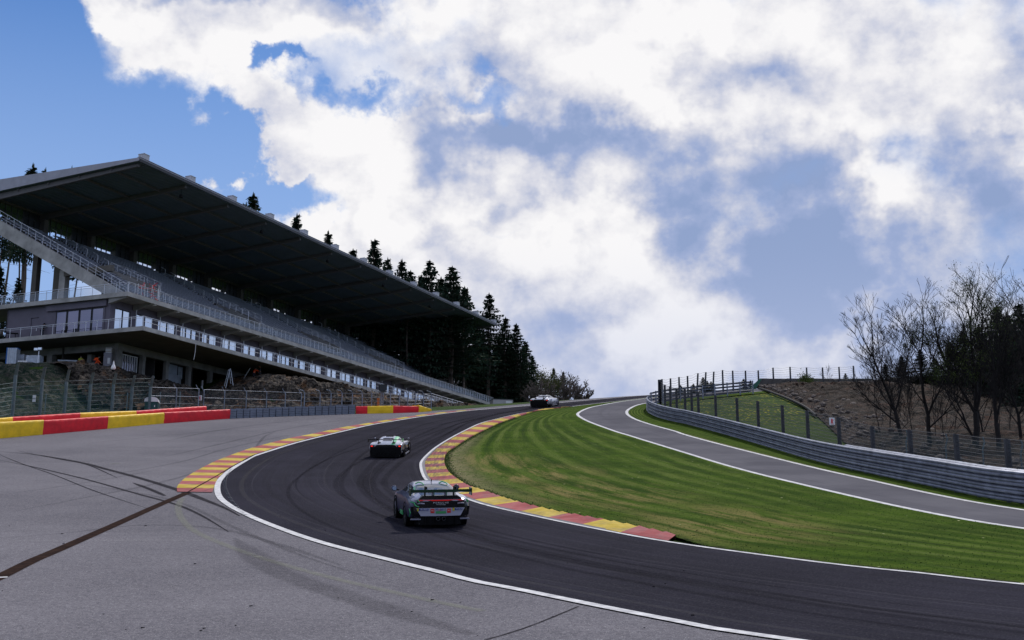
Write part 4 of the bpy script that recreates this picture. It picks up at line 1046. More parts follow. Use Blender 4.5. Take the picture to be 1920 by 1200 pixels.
# catch fence with curved tops further right
cf = [back(P_(*p), 2.2) for p in ((580,777.5),(610,777),(631,776.5),(652,776),(672,775.8),(691,775.4),(709,775),(727,774.5),(745,774.2),(762,773.5),(778,773),(793,772.3),(808,771),(823,770.3))]
org = Vector((*cf[0], H0(*cf[0]))); root = empty('catch_fence', org, 0, 'catch fence with bent galvanised posts above the far red and yellow blocks', 'fence')
m2_ = MB()
for i, p in enumerate(cf):
    z0 = H0(*p); hh = 1.95-.03*i; m = MB(); m.tube((*p, z0-.1), (*p, z0+hh), .05, n=6); m.tube((*p, z0+hh), (p[0]-.12, p[1]-.1, z0+hh+.22), .045, n=5); m.tube((p[0]-.12, p[1]-.1, z0+hh+.22), (p[0]-.45, p[1]-.2, z0+hh+.3), .04, n=5); m.build('post', M_STEEL, root, org)
    if i:
        a = cf[i-1]; za = H0(*a); ha = 1.95-.03*(i-1)
        for q in (1.0, .8, .6, .42): m2_.tube((*a, za+ha*q), (*p, z0+hh*q), .016, n=4)
m2_.build('wires', M_STEEL, root, org)
# ---------------------------------------------------------------- guardrail and fences on the right
def wrail(m, P, z0f, side=1, k=1.):             # corrugated rail profile swept along plan points
    prof = [(-.05, -.145), (.07, -.10), (.075, -.05), (.03, 0), (.075, .05), (.07, .10), (-.05, .145)]
    rows = []
    for i, p in enumerate(P):
        t = P[min(i+1, len(P)-1)]-P[max(i-1, 0)]; t.normalize(); n = Vector((-t.y, t.x))*side; z = z0f(p)
        rows.append([(p.x+n.x*o, p.y+n.y*o, z+h*k) for o, h in prof])
    m.grid(rows)
def guardrail(P, zb, n, pitch, label, post_step=2.0, side=1, kk=1.):
    org = Vector((P[0].x, P[0].y, H0(P[0].x, P[0].y))); root = empty('guardrail', org, 0, label, 'guardrail')
    for k in range(n):
        m = MB(); wrail(m, P, lambda p: H0(p.x, p.y)+zb+k*pitch, side, kk); m.build('rail', M_STEEL, root, org)
    Q = resample(P, step=post_step); pts = Q if len(Q) < 95 else Q[:95]
    for i, p in enumerate(pts):
        t = Q[min(i+1, len(Q)-1)]-Q[max(i-1, 0)]; t.normalize(); nn = Vector((-t.y, t.x))*-side; z = H0(p.x, p.y); c = p+nn*.09
        m = MB(); m.box(c.x-.06, c.x+.06, c.y-.06, c.y+.06, z-.1, z+zb+(n-1)*pitch+.14); m.build('post', M_STEEL if True else None, root, org)
    return root
rc = [p for p in rail_c if not (p.x > 30 and p.y < 60)]
rc1 = [p for p in rc if p.y < 111]; rc2 = [p for p in rc if 110.4 < p.y and p.x/p.y < .208]
guardrail(rc1, .17, 4, .29, 'four-beam steel guardrail curving up beside the service road')
guardrail(rc2, .30, 4, .33, 'far guardrail seen from behind, running on below the skyline fence', 2.0, kk=.62)
hp = [(36, 28.5), (27, 31.5), (21.2, 35.5)] + [survey(*p) for p in ((1920,947),(1760,917),(1600,883),(1577,877.5))]
h2 = offset(curve(hp, .5), -.30)
guardrail(h2, .78, 2, .29, 'higher steel guardrail overlapping the first at the right picture edge', side=1)
# fence behind the guardrail
fpx = [1234,1241,1250,1260,1272,1286,1302,1312,1346,1384,1424,1470,1519,1576,1636,1709,1792,1895,2010]
rb = [p for p in offset(rail_c, -1.25) if 24 < p.y < 108]
def on_rail(px):
    return min(rb, key=lambda p: abs(p.x/p.y - rat(px, 850)[0]))
pts = [on_rail(px) for px in fpx]
# far end runs on round the bend
far = offset(curve([(12.7,108.5),(14.2,113.6),(18,119.6),(25,126.3),(33,133),(40,140),(47,146),(54,151),(66,158)], 1.0), -.6)
org = Vector((pts[-3].x, pts[-3].y, H0(pts[-3].x, pts[-3].y))); root = empty('catch_fence', org, 0, 'weathered catch fence of grey posts and wires right behind the guardrail', 'fence')
tops = [712, 716, 722, 725, 728, 729, 731, 735, 741, 746, 752, 760, 770, 782, 800, 812, 822, 842, 850]
wires = MB(); net = MB(); prev = None
for p, tp in zip(pts, tops):
    z0 = H0(p.x, p.y); h = max(2.2, min(4.2, rat(1500, tp)[1]*p.y-z0)); w = .09
    if prev is not None and False: pass
    m = MB(); m.box(p.x-w, p.x+w, p.y-w, p.y+w, z0-.1, z0+h); m.build('post', M_POSTR, root, org)
    if prev is not None:
        a, za, ha = prev
        nw = 11
        for k in range(nw):
            q = .25+.74*k/(nw-1); A0 = Vector((a.x, a.y-.1, za+ha*q)); B0 = Vector((p.x, p.y-.1, z0+h*q)); M0 = A0.lerp(B0, .5)+Vector((0, 0, -.035)); wires.path([A0, M0, B0], .011, 3)
        net.quad((a.x, a.y-.11, za+.6), (p.x, p.y-.11, z0+.6), (p.x, p.y-.11, z0+h), (a.x, a.y-.11, za+ha))
    prev = (p, z0, h)
wires.build('wires', M_POSTR, root, org); net.build('mesh_panel', M_NETR, root, org)
# upper fence along the skyline, with its own guardrail
ub = [(1236,752,712),(1242,748,711),(1258,744,709.5),(1274,741,707),(1290,739,705),(1306,736,700),(1321,734,698),(1336,733,697),(1356,732,694),(1375,731,695),(1399,730,695),(1423,729,694.5),(1451,727,689.5),(1483,726,688),(1514,725,689),(1544,725,689),(1575,724,688),(1602,723,686)]
def ray_at(px, y): a, r = rat(px, 700); return a*y
uy = [116,118,120,122.5,125,127.5,130,132.5,135,137.5,140,142,144,146.5,149,151,153,155]
org = None; wires = MB(); prev = None; up = []
for (px, py, tp), y in zip(ub, uy):
    a, _ = rat(px, py); _, rt_ = rat(px, tp); x = a*y; z0 = H0(x, y); zt = max(z0+1.9, rt_*y); up.append((x, y, z0, zt))
org = Vector(up[0][:3]); root = empty('skyline_fence', org, 0, 'wire fence with dark posts standing along the skyline at the bend', 'fence')
for i, (x, y, z0, zt) in enumerate(up):
    m = MB(); lean = .22 if i in (5, 6, 7) else 0
    m.hexa([(x-.1,y-.08,z0-.3),(x+.1,y-.08,z0-.3),(x+.1,y+.08,z0-.3),(x-.1,y+.08,z0-.3),(x-.08+lean,y-.08,zt),(x+.08+lean,y-.08,zt),(x+.08+lean,y+.08,zt),(x-.08+lean,y+.08,zt)]); m.build('post', M_DARKM, root, org)
    if i:
        X, Y, Z, T = up[i-1]
        for k in range(7):
            q = .35+.64*k/6; A0 = Vector((X, Y, Z+(T-Z)*q)); B0 = Vector((x, y, z0+(zt-z0)*q)); wires.path([A0, A0.lerp(B0, .5)+Vector((0, 0, -.10)), B0], .016, 3)
wires.build('wires', M_DARKM, root, org)
# concrete wall with a green sheet at its left end
wl = [(1426, 139.5), (1470, 144.3), (1520, 148), (1570, 151.5), (1640, 156.5)]
wp = [Vector((rat(px, 715)[0]*y+.2, y+1.2)) for px, y in wl]; org = Vector((wp[0].x, wp[0].y, H0(wp[0].x, wp[0].y)))
m = MB()
for a, b in zip(wp, wp[1:]):
    za = rat(0, 709.8)[1]*a.y; zb = rat(0, 709.8)[1]*b.y; m.hexa([(a.x,a.y,za-2.0),(b.x,b.y,zb-2.0),(b.x,b.y+.3,zb-2.0),(a.x,a.y+.3,za-2.0),(a.x,a.y,za),(b.x,b.y,zb),(b.x,b.y+.3,zb),(a.x,a.y+.3,za)])
tag(m.build('concrete_wall', pm('stained_wall', (.085, .078, .075), .9, 0, .3, .8, pos=True), None, org), 'low stained concrete wall behind the skyline fence', 'wall')
a = wp[0]; za = rat(0, 709.8)[1]*a.y; m = MB(); m.hexa([(a.x-1.5,a.y-.3,za-1.25),(a.x-.6,a.y-.3,za-1.3),(a.x-.6,a.y-.1,za-1.3),(a.x-1.5,a.y-.1,za-1.25),(a.x-.1,a.y-.3,za-.1),(a.x+.2,a.y-.3,za-.05),(a.x+.2,a.y-.1,za-.05),(a.x-.1,a.y-.1,za-.1)])
tag(m.build('green_sheet', pm('green_sheet', (.03, .13, .09), .6, 0, .2, 2), None, org), 'green sheet leaning on the end of the skyline wall', 'sheet')
# green strip on the crest by the service road
# drain pipe running down the bank
c = curve(sv_([(1424,731),(1445,738),(1480,752),(1512,768),(1530,783)]), .6); m = MB(); m.path([surf(p, .18) for p in c], .13, 7)
tag(m.build('drain_pipe', M_BLACK, None, surf(c[0])), 'black drain pipe running down between grass and rubble', 'pipe')
# low green mesh fence behind the guardrail at the right
lf = [(1590,862),(1650,872),(1722,884),(1790,893),(1860,903),(1920,911),(1990,920)]
q = [Vector(survey(*p))+Vector((1.8, 1.0)) for p in lf]; org = Vector((q[0].x, q[0].y, H0(q[0].x, q[0].y))); root = empty('mesh_fence', org, 0, 'green mesh fence with bent posts between guardrail and trees', 'fence'); net = MB()
for i, p in enumerate(q):
    z = H0(p.x, p.y); m = MB(); m.path([(p.x, p.y, z-.1), (p.x, p.y, z+1.15), (p.x+.12, p.y, z+1.55), (p.x+.05, p.y, z+1.8)], .04, 5); m.build('post', M_POSTG, root, org)
    if i: a = q[i-1]; za = H0(a.x, a.y); net.quad((a.x, a.y, za), (p.x, p.y, z), (p.x, p.y, z+1.6), (a.x, a.y, za+1.6))
net.build('mesh_panel', M_NETG, root, org)

# ---------------------------------------------------------------- signs and small equipment
def text_mesh(name, body, size, mat, parent, loc, rot, ext=.004, align='CENTER'):
    cu = bpy.data.curves.new(name, 'FONT'); cu.body = body; cu.size = size; cu.align_x = align; cu.align_y = 'CENTER'; cu.extrude = ext; cu.resolution_u = 2
    tmp = bpy.data.objects.new('tmp', cu); scene.collection.objects.link(tmp); bpy.context.view_layer.update()
    me = bpy.data.meshes.new_from_object(tmp.evaluated_get(bpy.context.evaluated_depsgraph_get())); bpy.data.objects.remove(tmp); bpy.data.curves.remove(cu)
    me.name = name; me.materials.clear(); me.materials.append(mat); o = bpy.data.objects.new(name, me); scene.collection.objects.link(o)
    o.parent = parent; o.location = loc; o.rotation_euler = rot; return o
M_SRED = pm('sign_red', (.60, .02, .03), .5, 0, .05, 3)
def fire_sign(px, py, y, label, w=.55, h=.75, k_=1.):
    a, r = rat(px, py); o = empty('fire_sign', (a*y, y, r*y), 0, label, 'sign'); o.scale = (k_, 1, k_); m = MB(); m.box(-w/2, w/2, -.01, .01, -h/2, h/2); m.build('panel', M_WHITE, o)
    m = MB(); m.box(-.09, .06, -.02, -.012, -.05, .22); m.box(-.13, .10, -.02, -.012, -.16, -.055); m.box(.08, .17, -.02, -.012, .1, .16); m.box(-.05, .02, -.02, -.012, .23, .28); m.build('extinguisher_symbol', M_SRED, o)
    text_mesh('lettering', 'FIRE', .16, M_SRED, o, (0, -.015, -.27), (math.pi/2, 0, 0)); return o
fire_sign(1560, 790, 62, 'white fire extinguisher sign on the right fence', k_=.52)
fire_sign(375, 746, pan[3][1]-.12, 'white sign with red symbol on the galvanised fence', k_=.62)
def sgn_box(name, px, py, y, w, h, mats, label, cat, d=.1):
    a, r = rat(px, py); o = empty(name, (a*y, y, r*y), 0, label, cat); m = MB(); m.box(-w/2, w/2, -d/2, d/2, -h/2, h/2); m.build('panel', mats[0], o); return o
o = sgn_box('light_panel', 718, 727.5, 111.5, .78, .72, [M_BLACK], 'black square light panel on a pole at the far fence', 'light panel', .12)
m = MB(); z = H0(o.location.x, 111.5)-o.location.z; m.tube((.02, .1, z), (.02, .1, .3), .05, n=6); m.build('pole', M_STEEL, o); m = MB(); m.box(-.33, .33, -.075, -.062, -.3, .3); m.build('screen', pm('unlit_screen', (.006, .006, .008), .25, 0, .3, 4), o)
o = sgn_box('orange_marker', 709, 757, 112, .22, 1.1, [pm('orange_plastic', (.55, .14, .03), .6, 0, .15, 4)], 'orange marker post behind the yellow block', 'marker', .15); m = MB(); m.box(-.07, .07, -.05, .05, -1.3, -.55); m.build('foot', M_BLACK, o)
o = sgn_box('number_board', 64, 747, 97.0, .26, .58, [M_WHITE], 'small white board on the netted bank', 'board', .03); m = MB(); m.box(-.14, .14, -.03, -.016, -.02, .02); m.build('divider', M_DARKM, o)
# dome camera on a post
a, r = rat(212.5, 690); y = fpts[5][1]-.2; o = empty('dome_camera', (a*y, y, r*y), 0, 'white dome camera on top of a fence post', 'camera'); m = MB(); m.lathe((0, 0, 0), (0, 0, 1), [(-.16, .05), (-.1, .17), (.0, .2), (.14, .16), (.3, .08), (.5, .05), (.6, .02)], 14); m.build('housing', M_WHITE, o, smooth=True)
m = MB(); m.lathe((0, 0, -.2), (0, 0, 1), [(-.12, .03), (-.08, .11), (.04, .15)], 12); m.build('dome', M_BLACK, o, smooth=True)
# portable toilet
a, r = rat(284, 768); y = 101.5; x = a*y; z = H0(x, y); o = empty('portable_toilet', (x, y, z), R(12), 'dark green portable toilet with a rounded white roof', 'portable toilet')
hh = rat(284, 745)[1]*y-z; m = MB(); m.box(-.55, .55, -.55, .55, 0, hh-.45); m.build('cabin', pm('toilet_green', (.008, .060, .055), .5, 0, .15, 3), o)
m = MB(); rows = [];
for i in range(9):
    t = math.pi*i/8; rows.append([(-.6*math.cos(t)*(1 if i not in (0, 8) else 1), yy, hh-.45+.42*math.sin(t)**.6) for yy in (-.6, .6)])
m.grid(rows); k = len(m.v)
for yy in (0, 1): m.v += [r_[yy] for r_ in rows]; m.f.append(tuple(range(k+yy*9, k+yy*9+9))); m.mi.append(0)
m.build('roof', M_WHITE, o); m = MB(); m.box(-.4, .4, -.58, -.555, .1, hh-.6); d_ = m.build('door', pm('toilet_door', (.01, .075, .068), .45, 0, .1, 3), o); m = MB(); m.box(.25, .33, -.61, -.583, 1.0, 1.15); m.build('handle', M_WHITE, d_)
# site clutter on the platform (z = 20)
def at(px, y): return rat(px, 690)[0]*y
ZP = 20.0
def crate(name, px, y, w, h, d, mat, label, cat, bands=True, rz=.0):
    x = at(px, y); o = empty(name, (x, y, max(ZP, H(x, y))), rz, label, cat); m = MB(); m.box(-w/2, w/2, -d/2, d/2, .12, h); m.build('load', mat, o)
    m = MB()
    for q in (-.42, 0, .42): m.box(w*q-.06, w*q+.06, -d/2, d/2, 0, .118)
    m.build('pallet', M_WOODB, o)
    if bands:
        m = MB(); n = max(3, int(w/.16))
        for k in range(n): xx = -w/2+(k+.5)*w/n; m.box(xx-.012, xx+.012, -d/2-.012, -d/2-.002, .15, h-.03)
        m.build('ribs', M_ALU, o)
    return o
c1 = crate('wrapped_stack', 23.5, 123.2, .95, 2.05, 1.2, M_FILM, 'tall film-wrapped stack with a blue tarpaulin at the picture edge', 'pallet stack', True, .1)
m = MB(); m.box(-.62, -.482, -.5, .6, .1, 2.1); m.box(-.62, .5, -.3, .6, 2.052, 2.12); m.build('tarpaulin', M_BLUE, c1)
crate('wrapped_stack', 39, 124.5, .9, 1.6, 1.0, M_FILM, 'film-wrapped stack half hidden between the two bigger ones', 'pallet stack')
c1 = crate('wrapped_stack', 64, 123, 1.45, 1.25, 1.0, M_FILM, 'wide film-wrapped stack beside the lamp stand', 'pallet stack')
crate('white_bag', 38.5, 122.4, .5, .62, .5, M_WHITE, 'white bag left of its twin before the wrapped stacks', 'bag', False); crate('white_bag', 47.5, 122.4, .45, .62, .5, M_WHITE, 'white bag right of its twin before the wrapped stacks', 'bag', False)
# lamp stand
x = at(70.5, 121.6); z0 = H(x, 121.6); o = empty('lamp_stand', (x, 121.6, z0), 0, 'floodlight stand with two lamp heads by the wrapped stacks', 'floodlight'); zt = rat(70, 657)[1]*121.6-z0
m = MB(); m.tube((0, 0, 0), (0, 0, zt), .045, n=6); m.build('pole', M_ALU, o)
for k, (dx, rr) in enumerate(((-.28, .3), (.12, -.2))):
    m = MB(); m.box(dx-.2, dx+.2, -.16, .05, zt-.02+.05*k, zt+.24+.05*k); h_ = m.build('lamp_head', M_ALU, o); m = MB(); m.box(dx-.16, dx+.16, -.175, -.162, zt+.02+.05*k, zt+.2+.05*k); m.build('lens', M_GLASS, h_)
# trough, hose
x = at(131, 123.5); o = empty('mixing_trough', (x, 123.5, 20.0), 0, 'shallow pale trough on trestles under the slab', 'trough'); m = MB()
m.hexa([(-.9,-.4,.35),(.9,-.4,.35),(.9,.4,.35),(-.9,.4,.35),(-1.2,-.55,.85),(1.15,-.55,.78),(1.15,.55,.78),(-1.2,.55,.85)]); m.build('tub', M_FILM, o)
for s_ in (-.6, .6): m = MB(); m.box(s_-.05, s_+.05, -.5, .5, 0, .348); m.build('trestle', M_ALU, o)
hz = [(-5,716),(10,707),(20,700),(28,698),(45,697.5),(58,697.5),(64,701),(60,694.5),(70,693.8),(80,696.5),(95,697.5),(108,699.5)]
m = MB(); pp = []
for i, (px, py) in enumerate(hz):
    y = 120.4+.25*i; a, r = rat(px, py); pp.append(Vector((a*y, y, max(H(a*y, y)+.12, r*y))))
m.path(pp, .075, 7); tag(m.build('hose', M_HOSE, None, pp[0]), 'dark red hose lying along the top of the netted bank', 'hose')
# meter cabinet, white boxes
x = at(201, 125.2); o = empty('site_cabinet', (x, 125.2, 20), .1, 'tall pale cabinet standing against the corner column', 'cabinet'); m = MB(); m.box(-.42, .42, -.2, .2, 0, 1.95); m.build('body', pm('cabinet_grey', (.30, .29, .34), .6, 0, .1, 3), o)
m = MB(); m.box(.02, .3, -.26, -.202, .75, 1.4); m.box(.08, .24, -.30, -.262, .85, 1.0); m.build('meter', M_WHITE, o)
for k, lb in enumerate(('white carton standing on the tall site cabinet', 'flat white carton topmost above the site cabinet')):
    o = empty('carton', (x+.05, 125.2, 21.96+.31*k), 0, lb, 'box'); m = MB(); m.box(-.3, .32, -.18, .2, 0, .30-.06*k); m.build('box', M_WHITE, o); m = MB(); m.box(-.3, .32, -.184, -.181, .12, .16); m.build('tape', M_WOODB, o)
x, y = S(6.9, 4.6, 0).x, S(6.9, 4.6, 0).y; o = empty('cardboard_drum', (x, y, 19.5), 0, 'brown drum standing behind the second column', 'drum'); m = MB(); m.lathe((0, 0, 0), (0, 0, 1), [(0, 0), (0, .5), (.7, .55), (.72, 0)], 18); m.build('drum', M_WOODB, o); m = MB(); m.lathe((0, 0, .72), (0, 0, 1), [(0, .57), (.05, .57), (.05, 0)], 18); m.build('lid', M_BLACK, o)
o = empty('wheelbarrow', S(8.0, 4.4, 19.4), .5, 'tipped pale wheelbarrow beside the brown drum', 'wheelbarrow'); m = MB(); m.hexa([(-.2,-.3,.45),(.3,-.3,.45),(.3,.3,.45),(-.2,.3,.45),(-.45,-.4,.9),(.5,-.4,.8),(.5,.4,.8),(-.45,.4,.9)]); m.build('tray', M_FILM, o); m = MB(); m.lathe((.55, -.05, .2), (0, 1, 0), [(0, .05), (0, .2), (.1, .2), (.1, .05)], 14); m.build('wheel', M_BLACK, o); m = MB(); m.tube((.5, -.2, .2), (-.9, -.35, .75), .03); m.tube((.5, .2, .2), (-.9, .35, .75), .03); m.build('handle', M_ALU, o)
for k, (s, hh_, lb) in enumerate(((17.0, 1.5, 'narrow white board leaning left of the fifth column'), (19.0, 1.3, 'narrow white board leaning right of the fifth column'))):
    o = empty('white_board', S(s, 4.0, 19.6), -.9, lb, 'board'); m = MB(); m.box(-.2, .2, -.04, .04, 0, hh_); m.build('board', M_WHITE, o); m = MB(); m.box(-.2, .2, -.052, -.042, hh_*.3, hh_*.34); m.box(-.2, .2, -.052, -.042, hh_*.6, hh_*.64); m.build('strap', M_SHEET, o)
# ladders
def ladder(name, loc, h, w, rz, label, double=True, tilt=.17):
    o = empty(name, loc, rz, label, 'ladder')
    for q, sg in enumerate((-1, 1) if double else (1,)):
        m = MB(); tp = Vector((0, 0, h)); f = Vector((sg*h*tilt, 0, 0))
        for yy in (-w/2, w/2): m.tube(f+Vector((0, yy, 0)), tp+Vector((sg*.03, yy*.75, 0)), .035, n=5)
        n = int(h/.3)
        for k in range(1, n): t = k/n; c = f.lerp(tp, t); m.tube(c+Vector((0, -w/2*(1-.25*t), 0)), c+Vector((0, w/2*(1-.25*t), 0)), .02, n=4)
        m.build('ladder_leg', M_ALU, o)
    return o
a, r = rat(430.5, 690); sx_ = S(17.5, -1.6, 0); y = 137.5; x = a*y; zb = rat(430, 729)[1]*y; zt = rat(430, 692)[1]*y
ladder('step_ladder', (x, y, zb), zt-zb, .9, .5, 'tall aluminium step ladder standing under the slab', True, .20)
y = 139.5; ladder('leaning_ladder', (rat(468, 726)[0]*y, y, rat(468, 727)[1]*y), 2.4, .45, math.pi+.2, 'ladder leaning against the slope near the orange worker', False, .55)
# site hut and pallets at the far end, red stack of chairs on the deck
y = 196; a, r = rat(940, 762); x = a*y; z = H0(x, y); o = empty('site_container', (x, y, z-.4), .25, 'white container beyond the far end of the stand', 'container'); hh = rat(940, 751)[1]*y-z+.4; m = MB(); m.box(-1.7, 1.7, -1.2, 1.2, 0, hh); m.build('body', pm('container_white', (.42, .41, .42), .6, 0, .1, .8), o); m = MB(); m.box(-1.75, 1.75, -1.25, 1.25, hh, hh+.1); m.build('roof', M_DARKM, o); m = MB(); m.box(.5, 1.5, -1.23, -1.203, .3, hh-.2); d_ = m.build('door', M_WHITE, o); m = MB(); m.box(.55, .65, -1.26, -1.232, 1.0, 1.2); m.build('handle', M_DARKM, d_)
for k, (px, w_, lb) in enumerate(((915, 1.0, 'white bags piled at the foot of the far columns'), (960, 1.2, 'low pale heap right of the white container'), (974, .8, 'small pale heap at the crest of the road'))):
    y = 190; a, _ = rat(px, 765); x = a*y; z = H0(x, y)-.1; m = MB(); rows = []
    for i in range(7):
        t = math.pi/2*i/6; rows.append([(w_*math.cos(t)*math.cos(2*math.pi*j/12)*(1+.2*math.sin(j*2.3+k)), .6*math.cos(t)*math.sin(2*math.pi*j/12), (1.0 if k == 0 else .55)*math.sin(t)*(1+.12*math.sin(j*3.1))) for j in range(13)])
    m.grid(rows); o = m.build('material_heap', M_WHITE if k == 0 else M_FILM); o.location = (x, y, z); tag(o, lb, 'heap')
o = empty('chair_stack', S(1.4, .9, ZU), R(22), 'tangle of red metal frames at the near corner of the seats', 'metal frames'); random.seed(3); m = MB()
for _ in range(26):
    p = Vector((random.uniform(-.3, 1.9), random.uniform(-.3, .4), random.uniform(.1, 1.7))); m.tube(p, p+Vector((random.uniform(-.5, .5), random.uniform(-.2, .2), random.uniform(-.35, .35))), .035, n=4)
m.build('frame', M_SRED, o); m = MB()
for q in (-.25, .45, 1.2, 1.9): m.tube((q, 0, 0), (q, 0, 1.6), .04, n=5)
m.build('upright', M_WHITE, o)
o = empty('folding_table', S(-1.6, 15.5, ZL+.05), .3, 'dark table left standing on the end balcony', 'table'); m = MB(); m.box(-.6, .6, -.3, .3, .72, .78); m.build('tabletop', M_BLACK, o)
for q in (-.45, .45): m = MB(); m.tube((q, -.2, 0), (q*.6, .2, .72), .03, n=5); m.tube((q, .2, 0), (q*.6, -.2, .72), .03, n=5); m.build('leg', M_BLACK, o)
o = empty('balcony_chair', S(-1.7, 8.1, ZL+.05), -.6, 'dark folded chair leaning on the end balcony by the windows', 'chair'); m = MB(); m.box(-.22, .22, -.22, .22, .42, .48); m.build('seat', M_BLACK, o); m = MB(); m.box(-.22, .22, .2, .25, .482, .98); m.build('backrest', M_BLACK, o)
for q in ((-.2, -.2), (.2, -.2), (-.2, .2), (.2, .2)): m = MB(); m.tube((*q, 0), (*q, .418), .02, n=5); m.build('leg', M_BLACK, o)

# ---------------------------------------------------------------- people (skinned skeletons, one surface each)
def figure(name, J, E, Rr, mat, parent, lvl=1):
    me = bpy.data.meshes.new(name); keys = list(J); me.from_pydata([J[k] for k in keys], [(keys.index(a), keys.index(b)) for a, b in E], [])
    o = bpy.data.objects.new(name, me); scene.collection.objects.link(o); bpy.context.view_layer.objects.active = o
    sk = o.modifiers.new('s', 'SKIN'); 
    if not me.skin_vertices: me.attributes
    for i, k in enumerate(keys):
        v = me.skin_vertices[0].data[i]; v.radius = (Rr[k] if isinstance(Rr[k], tuple) else (Rr[k], Rr[k])); v.use_root = (i == 0)
    sb_ = o.modifiers.new('u', 'SUBSURF'); sb_.levels = lvl; sb_.render_levels = lvl
    bpy.context.view_layer.update(); ev = bpy.data.meshes.new_from_object(o.evaluated_get(bpy.context.evaluated_depsgraph_get())); bpy.data.objects.remove(o)
    ev.name = name; ev.materials.clear(); ev.materials.append(mat); ev.polygons.foreach_set('use_smooth', [True]*len(ev.polygons))
    o = bpy.data.objects.new(name, ev); scene.collection.objects.link(o); o.parent = parent; return o
def person(loc, rz, label, pose, top, legs, hat=None, group=None):
    root = empty('person', loc, rz, label, 'person', group); ln = {'stand': 0, 'bend': .95, 'reach': .35, 'crouch': .6}[pose]; dz = -.38 if pose == 'crouch' else 0
    hip = Vector((0, .0, .95+dz)); sp = Vector((0, -math.sin(ln), math.cos(ln)))      # faces -y
    chest = hip+sp*.42; neck = hip+sp*.56; hd = neck+(sp*.6+Vector((0, -.3, .5))).normalized()*.14; crown = hd+Vector((0, -.01, .12))
    J = {'hip': hip, 'waist': hip+sp*.18, 'chest': chest, 'neck': neck, 'head': hd, 'crown': crown, 'nose': hd+Vector((0, -.115, -.01))}
    E = [('hip', 'waist'), ('waist', 'chest'), ('chest', 'neck'), ('neck', 'head'), ('head', 'crown'), ('head', 'nose')]
    Rr = {'hip': (.15, .11), 'waist': (.14, .10), 'chest': (.165, .115), 'neck': .055, 'head': (.085, .10), 'crown': (.06, .07), 'nose': .018}
    for s_ in (-1, 1):
        n = 'l' if s_ < 0 else 'r'; sh = chest+Vector((s_*.185, 0, .05)); fwd = {'stand': .12, 'bend': .55, 'reach': .75, 'crouch': .5}[pose]
        el = sh+Vector((s_*.06, -fwd*.22, -.27 if pose != 'reach' else -.10)); wr = el+Vector((-s_*.02, -.12-fwd*.2, -.20 if pose != 'reach' else .02)); pa = wr+(wr-el).normalized()*.08
        J.update({n+'sh': sh, n+'el': el, n+'wr': wr, n+'pa': pa}); Rr.update({n+'sh': .062, n+'el': .046, n+'wr': .030, n+'pa': (.042, .02)})
        E += [('chest', n+'sh'), (n+'sh', n+'el'), (n+'el', n+'wr'), (n+'wr', n+'pa')]
        fd = (wr-el).normalized()
        for q in range(5):
            off = Vector((.018*(q-1.5), 0, 0)) if q < 4 else Vector((-s_*.05, -.01, 0)); l_ = (.065, .078, .075, .058, .04)[q]
            J[n+'f%d' % q] = pa+off+fd*(l_*.5 if q < 4 else .0); J[n+'g%d' % q] = pa+off*1.1+fd*l_+Vector((0, -.008, -.016)); Rr[n+'f%d' % q] = .009; Rr[n+'g%d' % q] = .008
            E += [(n+'pa', n+'f%d' % q), (n+'f%d' % q, n+'g%d' % q)]
        th = hip+Vector((s_*.10, 0, -.06)); kn = Vector((s_*.13, -.06 if dz == 0 else -.38, .50 if dz == 0 else .48)); an = Vector((s_*.14, .03, .09)); to = an+Vector((s_*.02, -.17, -.05))
        J.update({n+'th': th, n+'kn': kn, n+'an': an, n+'to': to}); Rr.update({n+'th': .095, n+'kn': .062, n+'an': .045, n+'to': .04}); E += [('hip', n+'th'), (n+'th', n+'kn'), (n+'kn', n+'an'), (n+'an', n+'to')]
    figure('body', J, E, Rr, M_SKIN, root)
    jk = ['waist', 'hip', 'chest', 'neck'] + [n+q for n in 'lr' for q in ('sh', 'el', 'wr')]; inf = {k: tuple(x+.018 for x in (Rr[k] if isinstance(Rr[k], tuple) else (Rr[k],)*2)) for k in Rr}
    figure('jacket', {k: J[k] for k in jk}, [e for e in E if e[0] in jk and e[1] in jk], inf, top, root)
    tk = ['hip'] + [n+q for n in 'lr' for q in ('th', 'kn', 'an')]; figure('trousers', {k: J[k] for k in tk}, [e for e in E if e[0] in tk and e[1] in tk], inf, legs, root)
    for n in 'lr':
        m = MB(); a = J[n+'an']; m.box(a.x-.055, a.x+.055, a.y-.24, a.y+.07, 0, .09); m.build('boot', M_BLACK, root)
    if hat is not None:
        m = MB(); m.lathe(hd+Vector((0, -.01, .06)), (0, 0, 1), [(-.01, .15), (0, .125), (.06, .115), (.11, .07), (.125, 0)], 14); m.build('helmet', hat, root, smooth=True)
    else:
        m = MB(); m.lathe(hd+Vector((0, .02, .02)), (0, 0, 1), [(-.05, .10), (.04, .115), (.10, .09), (.145, .0)], 12); m.build('hair', M_BLACK, root, smooth=True)
    return root
M_HAT = pm('safety_helmet', (.62, .10, .02), .4, 0, .05, 4)
person((at(175, 124.3), 124.3, 20), R(100), 'worker in an orange jacket bending over, left of the orange pair', 'bend', M_ORANGE, M_TROUS)
person((at(185, 124.6), 124.6, 20), R(-70), 'crouching worker in orange with an orange helmet, right of the orange pair', 'crouch', M_ORANGE, M_TROUS, M_HAT)
person((at(150.5, 125.8), 125.8, 20), R(20), 'worker in a lime jacket standing in the dark behind the trough', 'stand', M_LIME, M_TROUS)
y = 141; person((rat(476, 700)[0]*y, y, rat(476, 715)[1]*y), R(80), 'worker in orange reaching forward on the rock under the slab', 'reach', M_ORANGE, M_TROUS)
